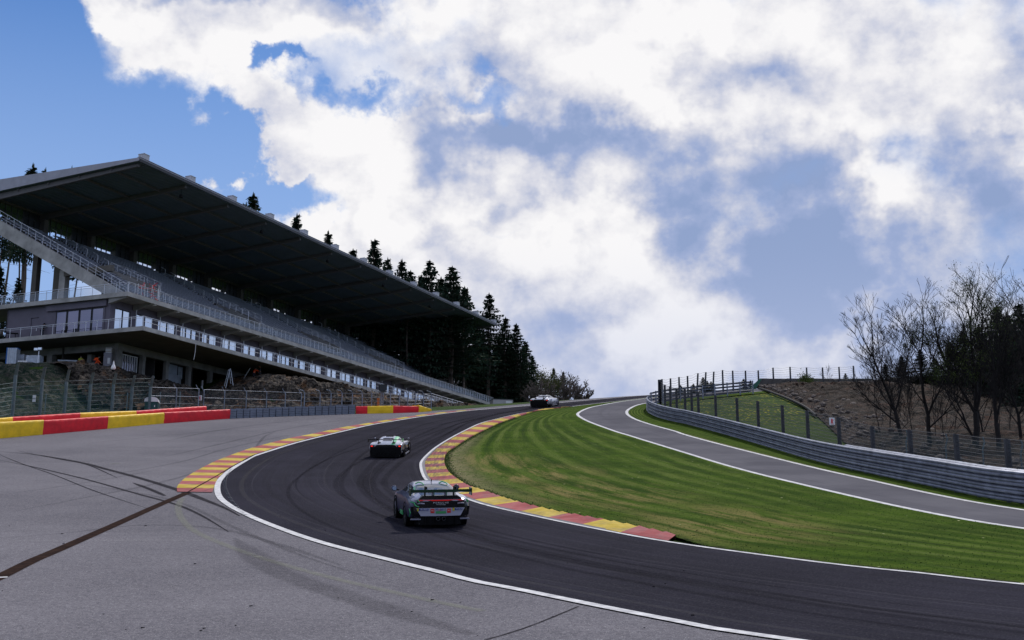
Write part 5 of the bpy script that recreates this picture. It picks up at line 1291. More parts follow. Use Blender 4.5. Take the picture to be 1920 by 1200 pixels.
y = 141.4; person((rat(487, 700)[0]*y, y, rat(487, 713)[1]*y), R(-60), 'worker in dark clothes beside the orange one on the rock', 'stand', M_TROUS, M_TROUS, M_HAT)
person(S(-1.3, 11.6, ZL), R(150), 'person in dark clothes leaning on the end balcony', 'bend' if False else 'reach', M_BLACK, M_TROUS)
# ---------------------------------------------------------------- trees
M_BARK = pm('spruce_bark', (.15, .115, .095), .95, 0, .25, 2, .4); M_BARK2 = pm('dark_bark', (.018, .015, .015), .95, 0, .3, 3, .4)
M_NEED = pm('spruce_needles', (.036, .064, .042), .85, 0, .45, .7, pos=True, spec=.2); M_NEED2 = pm('pale_spruce_needles', (.075, .110, .060), .85, 0, .3, .9, pos=True, spec=.2)  # second needle tone is paler, mixed in at random
M_LEAF = pm('young_leaves', (.075, .105, .018), .7, 0, .35, 1.5, pos=True, spec=.3); M_TWIG = pm('brown_twigs', (.115, .090, .080), .9, 0, .35, .8, pos=True)
M_TWIG2 = pm('olive_twigs', (.10, .105, .045), .9, 0, .3, .8, pos=True)
def spruce_meshes(seed, h, cs, rad):
    """h height, cs crown start fraction, rad crown radius at its base"""
    random.seed(seed); tr = MB(); cr = MB(); bend = [Vector((0, 0, 0))]
    n = 10
    for i in range(1, n+1): bend.append(Vector((random.uniform(-.06, .06)*i*.5, random.uniform(-.06, .06)*i*.5, h*i/n)))
    for i in range(n): tr.tube(bend[i], bend[i+1], .24*(1-i/n)+.03, .24*(1-(i+1)/n)+.03, 7, cap=(i == 0))
    for _ in range(26):                         # dead branch stubs on the bare trunk
        z = random.uniform(.12*h, cs*h+.1); a = random.uniform(0, 6.28); l = random.uniform(.5, 1.8); tr.tube((0, 0, z), (math.cos(a)*l, math.sin(a)*l, z-random.uniform(.05, .5)), .025, .006, 3, cap=False)
    z = cs*h
    while z < h-.25:
        t = (z-cs*h)/(h-cs*h); R_ = rad*1.15*(1-t)**.95*random.uniform(.7, 1.25)+.10; nb_ = random.randint(6, 9); a0 = random.uniform(0, 6.28)
        if t < .15: R_ *= .55+3*t
        for k in range(nb_):
            if random.random() < .18: continue
            a = a0+6.283*k/nb_+random.uniform(-.25, .25); l = R_*random.uniform(.6, 1.12); up_ = .30*t*2-.28; zz = z+random.uniform(-.25, .25); d = Vector((math.cos(a), math.sin(a), 0)); sd_ = Vector((-d.y, d.x, 0))
            tip = Vector((0, 0, zz))+d*l+Vector((0, 0, l*up_)); base = Vector((0, 0, zz))
            tr.tube(base, base.lerp(tip, .8), .022, .008, 3, cap=False)
            ns = max(3, int(l/.28))
            for j in range(ns):
                u = (j+.6)/ns; c = base.lerp(tip, u)+Vector((0, 0, -.18*l*u*(1-u)))
                wd = (.16+.34*l*(1-u)*.55+.1)*random.uniform(.6, 1.2)
                for sg in (-1, 1):
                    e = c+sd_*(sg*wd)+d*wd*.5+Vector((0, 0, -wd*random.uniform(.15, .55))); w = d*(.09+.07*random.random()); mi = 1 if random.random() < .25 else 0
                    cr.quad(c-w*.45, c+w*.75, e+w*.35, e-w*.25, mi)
                if random.random() < .6:
                    e = c+Vector((random.uniform(-.08, .08), random.uniform(-.08, .08), -random.uniform(.25, .5))); cr.quad(c-d*.13, c+d*.13, e+d*.06, e-d*.06, 0)
        z += random.uniform(.30, .46)*(1 if t < .6 else .8)
    for k in range(5): a = k*1.26; cr.quad((0, 0, h-.5), (.1*math.cos(a), .1*math.sin(a), h-.3), (0, 0, h+.25), (-.03, 0, h-.1))
    def mk(mb, nm, mats):
        o = mb.build(nm, mats); me = o.data; bpy.data.objects.remove(o); return me
    return mk(tr, 'trunk', M_BARK), mk(cr, 'crown', [M_NEED, M_NEED2]), h
SPR = [spruce_meshes(11, 24, .42, 3.0), spruce_meshes(12, 24, .50, 2.6), spruce_meshes(13, 24, .30, 3.3), spruce_meshes(14, 20, .10, 3.4), spruce_meshes(15, 24, .18, 3.1), spruce_meshes(16, 24, .72, 2.3)]
def tree_obj(name, parts, loc, scale, rz, label, cat, group):
    root = empty(name, loc, rz, label, cat, group); root.scale = scale
    for me in parts: o = bpy.data.objects.new(me.name.split('.')[0], me); scene.collection.objects.link(o); o.parent = root
    return root
random.seed(77); GT = 'tall dark spruces of the wood behind the grandstand'
def spruce_at(px, topy, y, v, label, group=GT, wide=1., sink=.3):
    if v == 5: wide *= .62
    a, r = rat(px, topy); x = a*y; z0 = H(x, y)-sink; h = r*y-z0; k = h/SPR[v][2]
    return tree_obj('spruce', SPR[v][:2], (x, y, z0), (k**.7*wide*1.8, k**.7*wide*1.8, k), random.uniform(0, 6.28), label, 'tree', group)
TOPS = [(62,308,172,5,'broad spruce top rising over the left end of the roof',1.25),(86,316,176,5,'smaller spruce top just right of the one above the roof end',1.),(135,313,180,5,'tiny spruce tip above the left part of the roof edge',.9),
 (475,363,196,0,'first spruce tip from the left above the long roof edge',.9),(462,381,192,1,'low spruce tip beside the first one above the roof edge',.8),(557,402,205,1,'slender spruce tip alone above the roof edge',.8),(616,434,208,0,'pointed spruce tip above the middle of the roof',.8),
 (662,468,212,2,'rounded spruce top just clearing the roof edge',1.),(703,450,208,2,'broad spruce with a ragged top above the roof',1.),(727,484,214,1,'low spruce tip right of the ragged one',.8),(754,487,210,0,'spruce with a narrow top before the twin ones',.9),(770,508,216,2,'bushy spruce between two taller tips',1.),
 (790,516,220,2,'short spruce filling the gap left of the tall twin',1.),(806,489,207,2,'left one of the two tall full spruces above the roof',1.05),(827,520,220,0,'low spruce between the tall full pair',1.),(848,500,205,2,'right one of the two tall full spruces above the roof',1.15),(872,540,214,2,'spruce standing against the right shoulder of the tall pair',1.1),
 (917,550,219,1,'tall free-standing spruce with a bare trunk right of the roof tip',1.),(948,595,219,0,'spruce with a narrow top right of the free-standing one',1.),(968,607,219,4,'dense spruce with a blunt top near the edge of the wood',1.1),(985,640,222,4,'last big spruce sloping down at the edge of the wood',1.2),(998,668,228,3,'shorter spruce at the very edge of the wood',1.1),
 (895,600,225,4,'spruce filling the wood under the tip of the roof',1.2),(935,630,228,4,'dark spruce behind the free-standing trunk',1.2),(960,650,230,4,'dark spruce low in the wood near its right edge',1.2),
 (8,395,160,5,'spruce seen through the gap at the left picture edge',1.),(24,392,165,5,'bare-trunked spruce left of the deck columns',1.),(46,400,170,5,'thin-trunked spruce second from the left edge',.9),(57,395,168,5,'thin-trunked spruce nearest to the deck columns',.9),(2,500,150,3,'nearer spruce with low branches at the left picture edge',.8),(36,520,150,3,'short spruce between the thin trunks at the left',.7),(128,430,168,5,'spruce seen between the deck columns under the sloping wall',.9),(150,440,172,5,'spruce seen right of the deck columns under the sloping wall',.9)]
for px, ty_, y, v, lb, wd in TOPS: spruce_at(px, ty_, y, v, lb, wide=wd)
# wood seen under the roof: trunks with dark crowns
for i, (px, y) in enumerate([(762,204),(779,209),(806,205),(816,211),(847,204),(855,208),(869,206),(833,213)]):
    a, _ = rat(px, 740); x = a*y; z0 = H(x, y)-.4; h = (rat(px, 560)[1]*y-z0)*1.1; k = h/24
    tree_obj('spruce', SPR[5][:2], (x, y, z0), (k**.7, k**.7, k), random.uniform(0, 6.28), ['pale bare spruce trunk at the back corner of the roof','second bare trunk right of the roof corner','third bare trunk right of the roof corner','trunk close behind the third one','thick bare trunk in the middle of the gap under the roof','trunk just right of the thick one','last bare trunk under the roof tip','slim trunk between the third and the thick one'][i], 'tree', GT)
for i, (px, y) in enumerate([(758,214),(776,222),(806,226),(832,232),(846,214),(868,224),(880,236),(890,228),(902,230),(912,240),(926,222),(940,238),(952,226),(966,236),(976,216),(986,240),(765,240),(800,245),(840,248),(875,250),(905,252),(945,250),(980,250)]):
    a, _ = rat(px, 740); x = a*y; z0 = H(x, y)-.4; v = (0, 1, 4, 2)[i % 4] if y < 226 else (4, 3, 4, 2)[i % 4]; lim = rat(px, 620 if px < 900 else 600+ (px-900)*.9)[1]*y-z0; h = min(24, max(9, lim*random.uniform(.8, 1.0))); k = h/SPR[v][2]
    tree_obj('spruce', SPR[v][:2], (x, y, z0), (k**.6*1.1, k**.6*1.1, k), random.uniform(0, 6.28), 'dark spruce deep in the wood beyond the far end of the stand', 'tree', 'spruces deep in the wood')
for i in range(16):
    if i < 4 or i % 3 == 1: continue
    s = 2+i*6.2+random.uniform(-2, 2); p = S(s, random.uniform(34, 48), 0); z0 = H(p.x, p.y)-.4; h = 13+random.uniform(-2, 2); k = h/24; v = (0, 4, 1)[i % 3]
    tree_obj('spruce', SPR[v][:2], (p.x, p.y, z0), (k**.6, k**.6, k), random.uniform(0, 6.28), 'spruce glimpsed through the openings of the back wall', 'tree', 'spruces behind the back wall')

def bare_tree(seed, h, spread=.5, depth=6, lean=0, trunk=.16, mat=M_BARK2, leafy=0, leafz=.6, fork=.35, droop=0., minr=.0045, mt_leaf=M_LEAF):
    random.seed(seed); m = MB(); lv = MB()
    def grow(p, d, r, l, k):
        n = 3 if k < 3 else 2; q = p
        for i in range(n):
            d = (d+Vector((random.uniform(-.13, .13), random.uniform(-.13, .13), random.uniform(-.05, .06)-(droop if k > 3 else 0)))).normalized(); e = q+d*(l/n); r2 = max(.0115, r*.93); m.tube(q, e, r, r2, 6 if k < 2 else (4 if k < 4 else 3), cap=False); q, r = e, r2
            if k < 5 and random.random() < .65:
                a = random.uniform(0, 6.28); s_ = Vector((math.cos(a), math.sin(a), random.uniform(.1, .7))); grow(q, (d*.55+s_*.75).normalized(), max(.008, r*.5), l*.55, k+2 if k < 3 else k+1) if k+1 <= depth else None
        if leafy and k >= depth-1 and q.z > leafz*h:
            for _ in range(leafy):
                c = q+Vector((random.gauss(0, .16), random.gauss(0, .16), random.gauss(0, .16))); s_ = random.uniform(.03, .06); a = random.uniform(0, 6.28); lv.quad(c, c+Vector((s_*math.cos(a), s_*math.sin(a), s_*.3)), c+Vector((s_*math.cos(a), s_*math.sin(a), s_*1.4)), c+Vector((0, 0, s_)))
        if k >= depth: return
        nb_ = 2 if random.random() < .5 else 3
        for i in range(nb_):
            a = random.uniform(0, 6.28); lead = i == 0 and k < 4; sp_ = spread*random.uniform(.6, 1.2)*(.28 if lead else 1.); s_ = Vector((math.cos(a), math.sin(a), .25)); grow(q, (d+s_*sp_+Vector((0, 0, .25 if lead else 0))).normalized(), max(.0115, r*(.86 if lead else random.uniform(.5, .7))), l*(.86 if lead else random.uniform(.6, .8)), k+1)
    d0 = Vector((lean, 0, 1)).normalized(); grow(Vector((0, 0, -.2)), d0, trunk, h*fork, 0)
    zm = max(v[2] for v in m.v); sc = h/zm; m.v = [(x*sc, y*sc, z*sc) for x, y, z in m.v]; lv.v = [(x*sc, y*sc, z*sc) for x, y, z in lv.v]
    return m, lv
GB = 'leafless trees behind the right fence'
def place_bare(px, topy, y, seed, label, **kw):
    mat = kw.pop('mat', M_BARK2); nm = kw.pop('name', 'bare_tree'); cat = kw.pop('cat', 'tree'); grp = kw.pop('group', GB); sc = kw.pop('wide', 1.); mtl = kw.pop('mtl', M_LEAF)
    a, r = rat(px, topy); x = a*y; z0 = H0(x, y)-.2; h = r*y-z0; m, lv = bare_tree(seed, h, **kw)
    o = empty(nm, (x, y, z0), 0, label, cat, grp); o.scale = (sc, sc, 1); m.build('trunk', mat, o)
    if lv.f: lv.build('crown', mtl, o)
    return o
place_bare(1672, 522, 78, 21, 'leafless tree at the left of the group, reaching above the skyline fence', fork=.30, trunk=.21, spread=.60, wide=.9, depth=7)
place_bare(1722, 535, 74, 22, 'leaning leafless tree second from the left', fork=.30, trunk=.19, lean=-.14, spread=.62, wide=1.05, depth=7)
place_bare(1800, 480, 72, 23, 'tallest tree of the group, dusted with small green leaves', fork=.28, trunk=.28, spread=.66, leafy=4, leafz=.45, wide=.95, depth=7)
place_bare(1846, 540, 70, 24, 'many-limbed dark tree right of the tallest one', fork=.26, trunk=.23, spread=.66, lean=.1, depth=7, wide=.85)
place_bare(1824, 560, 80, 25, 'slim leafless tree just behind the tallest one', fork=.30, trunk=.11, spread=.5, wide=.8)
place_bare(1893, 560, 76, 26, 'leafless tree with arching branches at the right edge', fork=.26, trunk=.13, spread=.6, lean=-.15)
place_bare(1955, 470, 66, 27, 'tree outside the right edge whose twigs reach into view', fork=.3, trunk=.16, spread=.6, lean=-.1)
place_bare(1640, 640, 84, 28, 'thin young tree left of the group', fork=.3, trunk=.05, spread=.4, depth=5, wide=.8)
place_bare(1655, 600, 86, 38, 'thin many-twigged sapling beside the leftmost tree', fork=.3, trunk=.06, spread=.5, depth=5, wide=.8)
place_bare(1700, 650, 82, 39, 'thin sapling between the first two trees', fork=.3, trunk=.05, spread=.45, depth=5, wide=.8)
for i, (px, ty_, y) in enumerate(((1745,690,80),(1765,720,76),(1775,640,84),(1862,700,78),(1880,680,82))):
    place_bare(px, ty_, y, 50+i, ['slender stem right of the leaning tree','short twiggy stem low between the trees','sapling with a bushy head left of the tallest tree','slender stem right of the many-limbed tree','twiggy stem near the right edge'][i], fork=.34, trunk=.05, spread=.4, depth=4, wide=.8)
GD = 'dark spruces behind the leafless trees'
for i, (px, ty_, y) in enumerate(((1690,668,128),(1725,655,126),(1752,672,130),(1780,640,124),(1806,620,122),(1835,612,120),(1868,575,116),(1890,590,112),(1910,570,110),(1925,590,108),(1945,560,106),(1850,640,112),(1880,650,108),(1912,640,104),(1940,640,100),(1660,682,132))):
    spruce_at(px, ty_, y, (3, 4, 3, 4)[i % 4], ['dark spruce low behind the leftmost bare trees','dark spruce behind the leaning tree','small spruce right of the leaning tree','dark spruce left of the tallest bare tree','dark spruce right behind the tallest bare tree','spruce right of the tallest bare tree','tallest dark spruce at the right','blunt dark spruce right of the tallest spruce','dark spruce close to the right edge','spruce cut by the right picture edge','spruce outside the right edge, nearest','front spruce below the tallest dark one','dark spruce low in front at the right','low dark spruce by the right edge','low spruce cut by the right edge','smallest dark spruce at the left of the group'][i], GD, 1.15, 1.0)
# small trees behind the skyline rail
for i, (px, ty_, y) in enumerate(((1318,707,146),(1326,714,150),(1333,715,150),(1394,710,156),(1407,713,160),(1276,722,136),(1300,719,140),(1585,700,168))):
    spruce_at(px, ty_, y, 3, ['tiny spruce behind the leaning fence posts','tiny spruce tip right beside the leaning posts','smallest spruce tip at the leaning posts','tiny spruce at the end of the far guardrail','small spruce tip left of the green sheet','tiny spruce behind the left fence posts','tiny spruce between the left fence posts','tiny spruce right behind the concrete wall'][i], 'tiny spruces behind the skyline fence', .9, .5)
place_bare(1512, 706, 143, 61, 'small greenish shrub before the concrete wall', name='shrub', cat='shrub', group='shrubs on the rubble bank', fork=.2, trunk=.04, depth=4, leafy=14, leafz=.1, spread=.9, mat=M_TWIG, wide=1.3)
place_bare(1494, 712, 140, 62, 'brown twiggy shrub left of the greenish one', name='shrub', cat='shrub', group='shrubs on the rubble bank', fork=.2, trunk=.03, depth=4, spread=.9, mat=M_TWIG, wide=1.3)
place_bare(1552, 682, 150, 63, 'thin bare sapling poking above the concrete wall', name='bare_tree', group='shrubs on the rubble bank', fork=.3, trunk=.03, depth=4, spread=.6, mat=M_TWIG)
# brown shrubs at the end of the road
GS = 'brown leafless bushes beyond the crest'
for i, (px, ty_, y, mt, lf_) in enumerate(((1000,712,168,M_TWIG,0),(1014,702,172,M_TWIG,0),(1028,700,176,M_TWIG2,4),(1040,698,180,M_TWIG2,8),(1052,692,176,M_TWIG,0),(1064,696,172,M_TWIG,0),(1076,702,170,M_TWIG,0),(1087,712,168,M_TWIG,0),(1096,724,166,M_TWIG,0),(1104,738,164,M_TWIG,0),(1035,715,160,M_TWIG,0),(1060,714,160,M_TWIG,0),(1010,722,158,M_TWIG,0),(1080,722,158,M_TWIG,0),(992,724,172,M_TWIG,0))):
    lb = ['grey-brown bush at the foot of the spruces','second bush right of the spruces','olive bush left of the crown of bushes','olive-leaved bush topping the row','tallest brown bush of the row','brown bush right of the tallest','rounded brown bush on the descending side','lower brown bush towards the crest','small bush second from the right end','last small bush where the road meets the sky','brown bush in front of the olive ones','brown bush in front of the tallest','low bush behind the white racing car','low bush in front on the right side','grey bush farthest left of the row'][i]
    place_bare(px, ty_, y, 70+i, lb, name='bush', cat='bush', group=GS, fork=.13, trunk=.09, depth=5, spread=.95, mat=mt, leafy=lf_, leafz=.3, wide=1.15, minr=.003, mtl=pm('olive_buds', (.10, .105, .03), .8, 0, .3, 1, pos=True))
for i, (px, ty_) in enumerate(((1038,690), (1056,697))): spruce_at(px, ty_, 190, 3, ['small spruce tip above the olive bush', 'small spruce tip above the brown bushes'][i], GS, .8, .5)
# rough shrubs and dry stems on the rubble bank
random.seed(90); m = MB()
for _ in range(4200):
    x, y = rng_dirt(); z = H0(x, y)+.1; h = random.uniform(.15, .6); a = random.uniform(0, 6.28)
    m.tube((x, y, z), (x+.5*h*math.cos(a), y+.5*h*math.sin(a), z+h), .018, .006, 3, cap=False)
tag(m.build('dry_stems', M_TWIG), 'dry stems and bramble sprouting on the rubble', kind='stuff')

# ---------------------------------------------------------------- racing cars
def paint(name, col, metal=.3, rough=.28, var=.05, col2=None):
    m = pm(name, col, rough, metal, var, 1.5, col2=col2, spec=.6); b = m.node_tree.nodes['Principled BSDF']; b.inputs['Coat Weight'].default_value = .6 if sum(col) > .3 else .12; b.inputs['Coat Roughness'].default_value = .08; return m
C_SILV = paint('lavender_silver_paint', (.30, .30, .39)); C_PALE = paint('pale_bumper_paint', (.42, .42, .52), .1, .35); C_NAVY = paint('navy_paint', (.012, .018, .07)); C_BLK = paint('gloss_black_paint', (.008, .008, .010), 0, .2); C_WHT = paint('white_racing_paint', (.50, .50, .57), .1)
C_GRN = paint('bright_green_paint', (.03, .50, .14), 0, .35); C_DGRN = paint('dark_green_paint', (.004, .035, .012), .1, .3)
M_TYRE = pm('tyre_rubber', (.012, .012, .013), .9, 0, .2, 5, spec=.1); M_RIM = pm('dark_wheel_rim', (.05, .05, .055), .35, .7, .1, 4); M_CGL = pm('car_glass', (.05, .055, .07), .05, 0, .1, 2, spec=1.0)
M_CARB = pm('carbon_black', (.007, .007, .008), .7, 0, .3, 9, spec=.1)
def lit(name, col, e):
    m = pm(name, col, .3, 0, .05, 4); b = m.node_tree.nodes['Principled BSDF']; b.inputs['Emission Color'].default_value = (*col, 1); b.inputs['Emission Strength'].default_value = e; return m
M_TAIL = lit('lit_tail_lamp', (1.0, .03, .015), .9); M_TAILB = lit('lit_light_bar', (.50, .012, .01), .35); M_TAILW = pm('tail_lamp_lens', (.45, .40, .42), .2, 0, .05, 4)
M_DR = pm('decal_red', (.65, .03, .02), .4, 0, .04, 4); M_DG = pm('decal_green', (.06, .32, .10), .4, 0, .04, 4); M_DB = pm('decal_blue', (.015, .03, .26), .4, 0, .04, 4); M_DY = pm('decal_yellow', (.60, .50, .02), .4, 0, .04, 4); M_DW = pm('decal_white', (.75, .75, .78), .4, 0, .04, 4)
def car_shell(ST, zones):
    """ST: stations (y, [9 half points x,z]); zones(i, j, side) -> material slot of the face between stations"""
    m = MB(); n = 9; V = []
    for y, P in ST:
        ring = [(x, y, z) for x, z in P]; ring = ring + [(-x, y, z) for x, z in reversed(P[1:-1])]; V.append(ring)
    N_ = len(V[0]); k = 0
    for r in V: m.v += r
    for i in range(len(V)-1):
        for j in range(N_):
            j2 = (j+1) % N_; m.f.append((i*N_+j, (i+1)*N_+j, (i+1)*N_+j2, i*N_+j2)); jj = j if j < n-1 else N_-1-j; m.mi.append(zones(i, jj, 1 if j < n-1 else -1))
    for i, c in ((0, 0), (len(V)-1, 1)):
        for j in range(n-1):                    # close the ends with quads across
            a, b = i*N_+j, i*N_+j+1; c_, d_ = i*N_+(N_-j) % N_, i*N_+(N_-j-1) % N_
            f = [a, b, d_, c_]; f = [q for q_, q in enumerate(f) if q not in f[:q_]]
            if len(f) > 2: m.f.append(tuple(f) if c == 0 else tuple(reversed(f))); m.mi.append(zones(-1 if c == 0 else 99, j, 1))
    return m
def split_build(m, lvl, slots, parent):
    """subdivide the closed shell, then cut it into one mesh per slot: (name, material)"""
    o = m.build('tmp', [s_[1] for s_ in slots]); md = o.modifiers.new('u', 'SUBSURF'); md.levels = lvl; bpy.context.view_layer.update()
    ev = bpy.data.meshes.new_from_object(o.evaluated_get(bpy.context.evaluated_depsgraph_get())); bpy.data.objects.remove(o); res = {}
    names = {}
    for i, (nm, mt) in enumerate(slots): names.setdefault(nm, []).append(i)
    for nm, idx in names.items():
        b = MB(); mp = {}
        for p in ev.polygons:
            if p.material_index not in idx: continue
            f = []
            for vi in p.vertices:
                if vi not in mp: mp[vi] = len(b.v); b.v.append(tuple(ev.vertices[vi].co))
                f.append(mp[vi])
            b.f.append(tuple(f)); b.mi.append(idx.index(p.material_index))
        if b.f: res[nm] = b.build(nm, [slots[i][1] for i in idx], parent, (0, 0, 0), smooth=True)
    return res
def sec(zb, w, zm, w4, z4, x5, z5, x6, z6, x7, z7, zc): return [(0, zb), (w*.82, zb), (w*.98, zb+.10), (w, zm), (w4, z4), (x5, z5), (x6, z6), (x7, z7), (0, zc)]
def arcstrip(x0, x1, z0, z1, yb, curv, th=.02, n=14, x0t=None, x1t=None):
    """strip standing across the tail: bottom from x0 to x1, top from x0t to x1t, bowed forward at the ends"""
    m = MB(); x0t = x0 if x0t is None else x0t; x1t = x1 if x1t is None else x1t; rows = []
    for i in range(n+1):
        t = i/n; xa = x0+(x1-x0)*t; xb = x0t+(x1t-x0t)*t; ya = yb+curv*xa*xa; yb2 = yb+curv*xb*xb
        rows.append([(xa, ya+th, z0), (xa, ya, z0), (xb, yb2, z1), (xb, yb2+th, z1), (xa, ya+th, z0)])
    m.grid(rows)
    for q in (rows[0], rows[-1]): k = len(m.v); m.v += q[:4]; m.f.append((k, k+1, k+2, k+3)); m.mi.append(0)
    return m
def wheel(parent, x, y, r, w, steer=0):
    m = MB(); s_ = 1 if x > 0 else -1; m.lathe((0, 0, 0), (1, 0, 0), [(-w/2+.02, r*.62), (-w/2, r*.8), (-w/2+.03, r*.97), (-w/2+.07, r), (w/2-.07, r), (w/2-.03, r*.97), (w/2, r*.8), (w/2-.02, r*.62)], 28)
    o = m.build('wheel', M_TYRE, parent, smooth=True); o.location = (x, y, r); o.rotation_euler = (0, 0, steer)
    m = MB(); m.lathe((0, 0, 0), (s_, 0, 0), [(w/2-.03, r*.64), (w/2-.05, r*.60), (w/2-.10, r*.5), (w/2-.10, 0)], 24)
    for k in range(10): a = k*.6283; m.tube((s_*(w/2-.07), 0, 0), (s_*(w/2-.05), math.cos(a)*r*.6, math.sin(a)*r*.6), .02, .016, 4)
    m.build('rim', M_RIM, o)
    return o
def set_on_road(root, x, y, head):
    """stand the car on the sloping road: head = heading in radians from +Y towards +X"""
    f = Vector((math.sin(head), math.cos(head), 0)); r = Vector((f.y, -f.x, 0)); e = 1.2
    hz = lambda p: H0(p.x, p.y)+.016
    c = Vector((x, y, 0)); zf = (hz(c+f*e)-hz(c-f*e))/(2*e); zr = (hz(c+r*.8)-hz(c-r*.8))/1.6
    F_ = Vector((f.x, f.y, zf)).normalized(); Rt = Vector((r.x, r.y, zr)).normalized(); U_ = Rt.cross(F_).normalized(); Rt = F_.cross(U_).normalized()
    root.matrix_world = Matrix(((Rt.x, F_.x, U_.x, x), (Rt.y, F_.y, U_.y, y), (Rt.z, F_.z, U_.z, hz(c)), (0, 0, 0, 1)))
def plug(parent, name, mb, mat, smooth=False): return mb.build(name, mat, parent, (0, 0, 0), smooth)
# --- car nearest to the camera: rounded rear-engined coupe, high wing, full-width light bar
car = empty('racing_car', (0, 0, 0), 0, 'nearest racing car, silver and navy with a red light bar and dark green wing', 'racing car', 'racing cars climbing the hill')
ST = [(-2.30, sec(.40, .70, .60, .66, .78, .52, .82, .40, .835, .22, .84, .845)), (-2.24, sec(.26, .86, .60, .82, .84, .66, .88, .50, .90, .28, .91, .915)),
 (-2.0, sec(.20, .93, .62, .90, .88, .72, .93, .56, .96, .32, .975, .98)), (-1.65, sec(.18, .955, .62, .93, .92, .74, .955, .585, 1.03, .36, 1.05, 1.06)), (-1.25, sec(.17, .955, .62, .93, .93, .74, .95, .61, 1.10, .42, 1.145, 1.16)),
 (-.8, sec(.15, .94, .60, .89, .88, .75, .92, .625, 1.17, .44, 1.225, 1.245)), (-.3, sec(.15, .92, .58, .87, .86, .77, .91, .62, 1.21, .44, 1.28, 1.30)), (.25, sec(.15, .91, .57, .86, .86, .77, .91, .62, 1.21, .44, 1.275, 1.295)),
 (.7, sec(.15, .91, .57, .86, .86, .77, .91, .63, 1.10, .45, 1.17, 1.19)), (1.2, sec(.15, .92, .58, .88, .87, .76, .88, .66, .92, .46, .95, .965)), (1.55, sec(.16, .93, .60, .89, .86, .70, .82, .56, .80, .34, .79, .79)),
 (1.95, sec(.18, .88, .54, .80, .74, .62, .71, .48, .69, .3, .68, .68)), (2.22, sec(.20, .72, .46, .62, .60, .5, .58, .36, .56, .2, .55, .55)), (2.3, sec(.3, .5, .42, .44, .5, .36, .5, .26, .5, .14, .49, .49))]
slots = [('body', C_SILV), ('body', C_NAVY), ('side_window', M_CGL), ('rear_window', M_CGL), ('windscreen', M_CGL), ('body', C_BLK), ('rear_bumper', C_BLK)]
def zones1(i, j, side):
    if i == -1: return 6
    if i == 0: return 6 if j < 4 else 0
    if j == 5 and 3 <= i <= 8: return 2
    if j in (6, 7) and 2 <= i <= 4: return 3
    if j in (6, 7) and 7 <= i <= 8: return 4
    if i in (1,) and j >= 4: return 0
    if side > 0: return 0 if j > 2 else 5
    if j in (2, 3, 4) and i < 9: return 1
    if j <= 2: return 5 if i < 8 else 0
    return 0
split_build(car_shell(ST, zones1), 2, slots, car)
for x, y in ((-.80, -1.25), (.80, -1.25), (-.775, 1.22), (.775, 1.22)): wheel(car, x, y, .335, .31, .03 if y > 0 else 0)
for sx2 in (-1, 1):                             # dark wheel arches
    for yy in (-1.25, 1.22):
        m = MB(); m.lathe((sx2*.90, yy, .36), (sx2, 0, 0), [(0, .39), (.046 if yy < 0 else .022, .375), (.047 if yy < 0 else .023, .34)], 22); plug(car, 'wheel_arch', m, M_CARB)
plug(car, 'bumper_panel', arcstrip(-.60, .60, .385, .62, -2.335, .10, .04, x0t=-.74, x1t=.74), C_PALE)
plug(car, 'bumper_corner', arcstrip(-.90, -.60, .27, .31, -2.31, .10, .05, 5, x0t=-.88, x1t=-.60), C_SILV); plug(car, 'bumper_corner', arcstrip(.60, .90, .27, .31, -2.31, .10, .05, 5, x0t=.60, x1t=.88), C_SILV)
plug(car, 'light_bar', arcstrip(-.66, .66, .825, .858, -2.30, .10, .06), M_TAILB)
plug(car, 'black_band', arcstrip(-.72, .72, .63, .822, -2.325, .10, .06), C_BLK)
plug(car, 'tail_spoiler', arcstrip(-.66, .66, .885, .985, -2.30, .13, .30, x0t=-.52, x1t=.52), C_BLK)
df = plug(car, 'diffuser', arcstrip(-.64, .64, .12, .375, -2.30, .12, .35, x0t=-.56, x1t=.56), M_CARB)
m = MB()
for q in (-.45, -.22, .22, .45): m.box(q-.012, q+.012, -2.33, -2.1, .11, .34)
plug(df, 'fin', m, M_CARB)
for q in (-.085, .085): m = MB(); m.lathe((q, -2.36, .30), (0, -1, 0), [(-.1, .055), (.03, .06), (.03, .045), (-.05, .045)], 14); plug(car, 'exhaust_tip', m, M_RIM, True)
for sx2 in (-1, 1):
    plug(car, 'air_outlet', arcstrip(sx2*.74, sx2*.86, .40, .66, -2.30, .10, .02, 3, x0t=sx2*.80, x1t=sx2*.90), M_CARB)
    plug(car, 'tail_lamp', arcstrip(sx2*.54, sx2*.69, .838, .856, -2.335, .11, .03, 4), M_TAILB)
    m = MB(); m.tube((sx2*.86, .72, .93), (sx2*.98, .68, .98), .02); plug(car, 'mirror_arm', m, M_CARB)
    m = MB(); m.lathe((sx2*1.02, .68, 1.0), (0, 1, 0), [(-.06, .05), (-.05, .085), (.03, .09), (.10, .05), (.12, 0)], 12); mi_ = plug(car, 'door_mirror', m, C_NAVY if sx2 < 0 else C_BLK, True); m = MB(); m.lathe((sx2*1.02, .615, 1.0), (0, 1, 0), [(-.001, 0), (-.001, .07)], 12); plug(mi_, 'mirror_glass', m, M_GLASS)
wg = MB(); rows = []
for i in range(25):
    x = -.91+1.82*i/24; rows.append([(x, -2.40, 1.095), (x, -2.30, 1.075), (x, -2.12, 1.08), (x, -2.12, 1.095), (x, -2.26, 1.13), (x, -2.40, 1.175), (x, -2.40, 1.095)])
wg.grid(rows); wgo = plug(car, 'rear_wing', wg, C_DGRN)
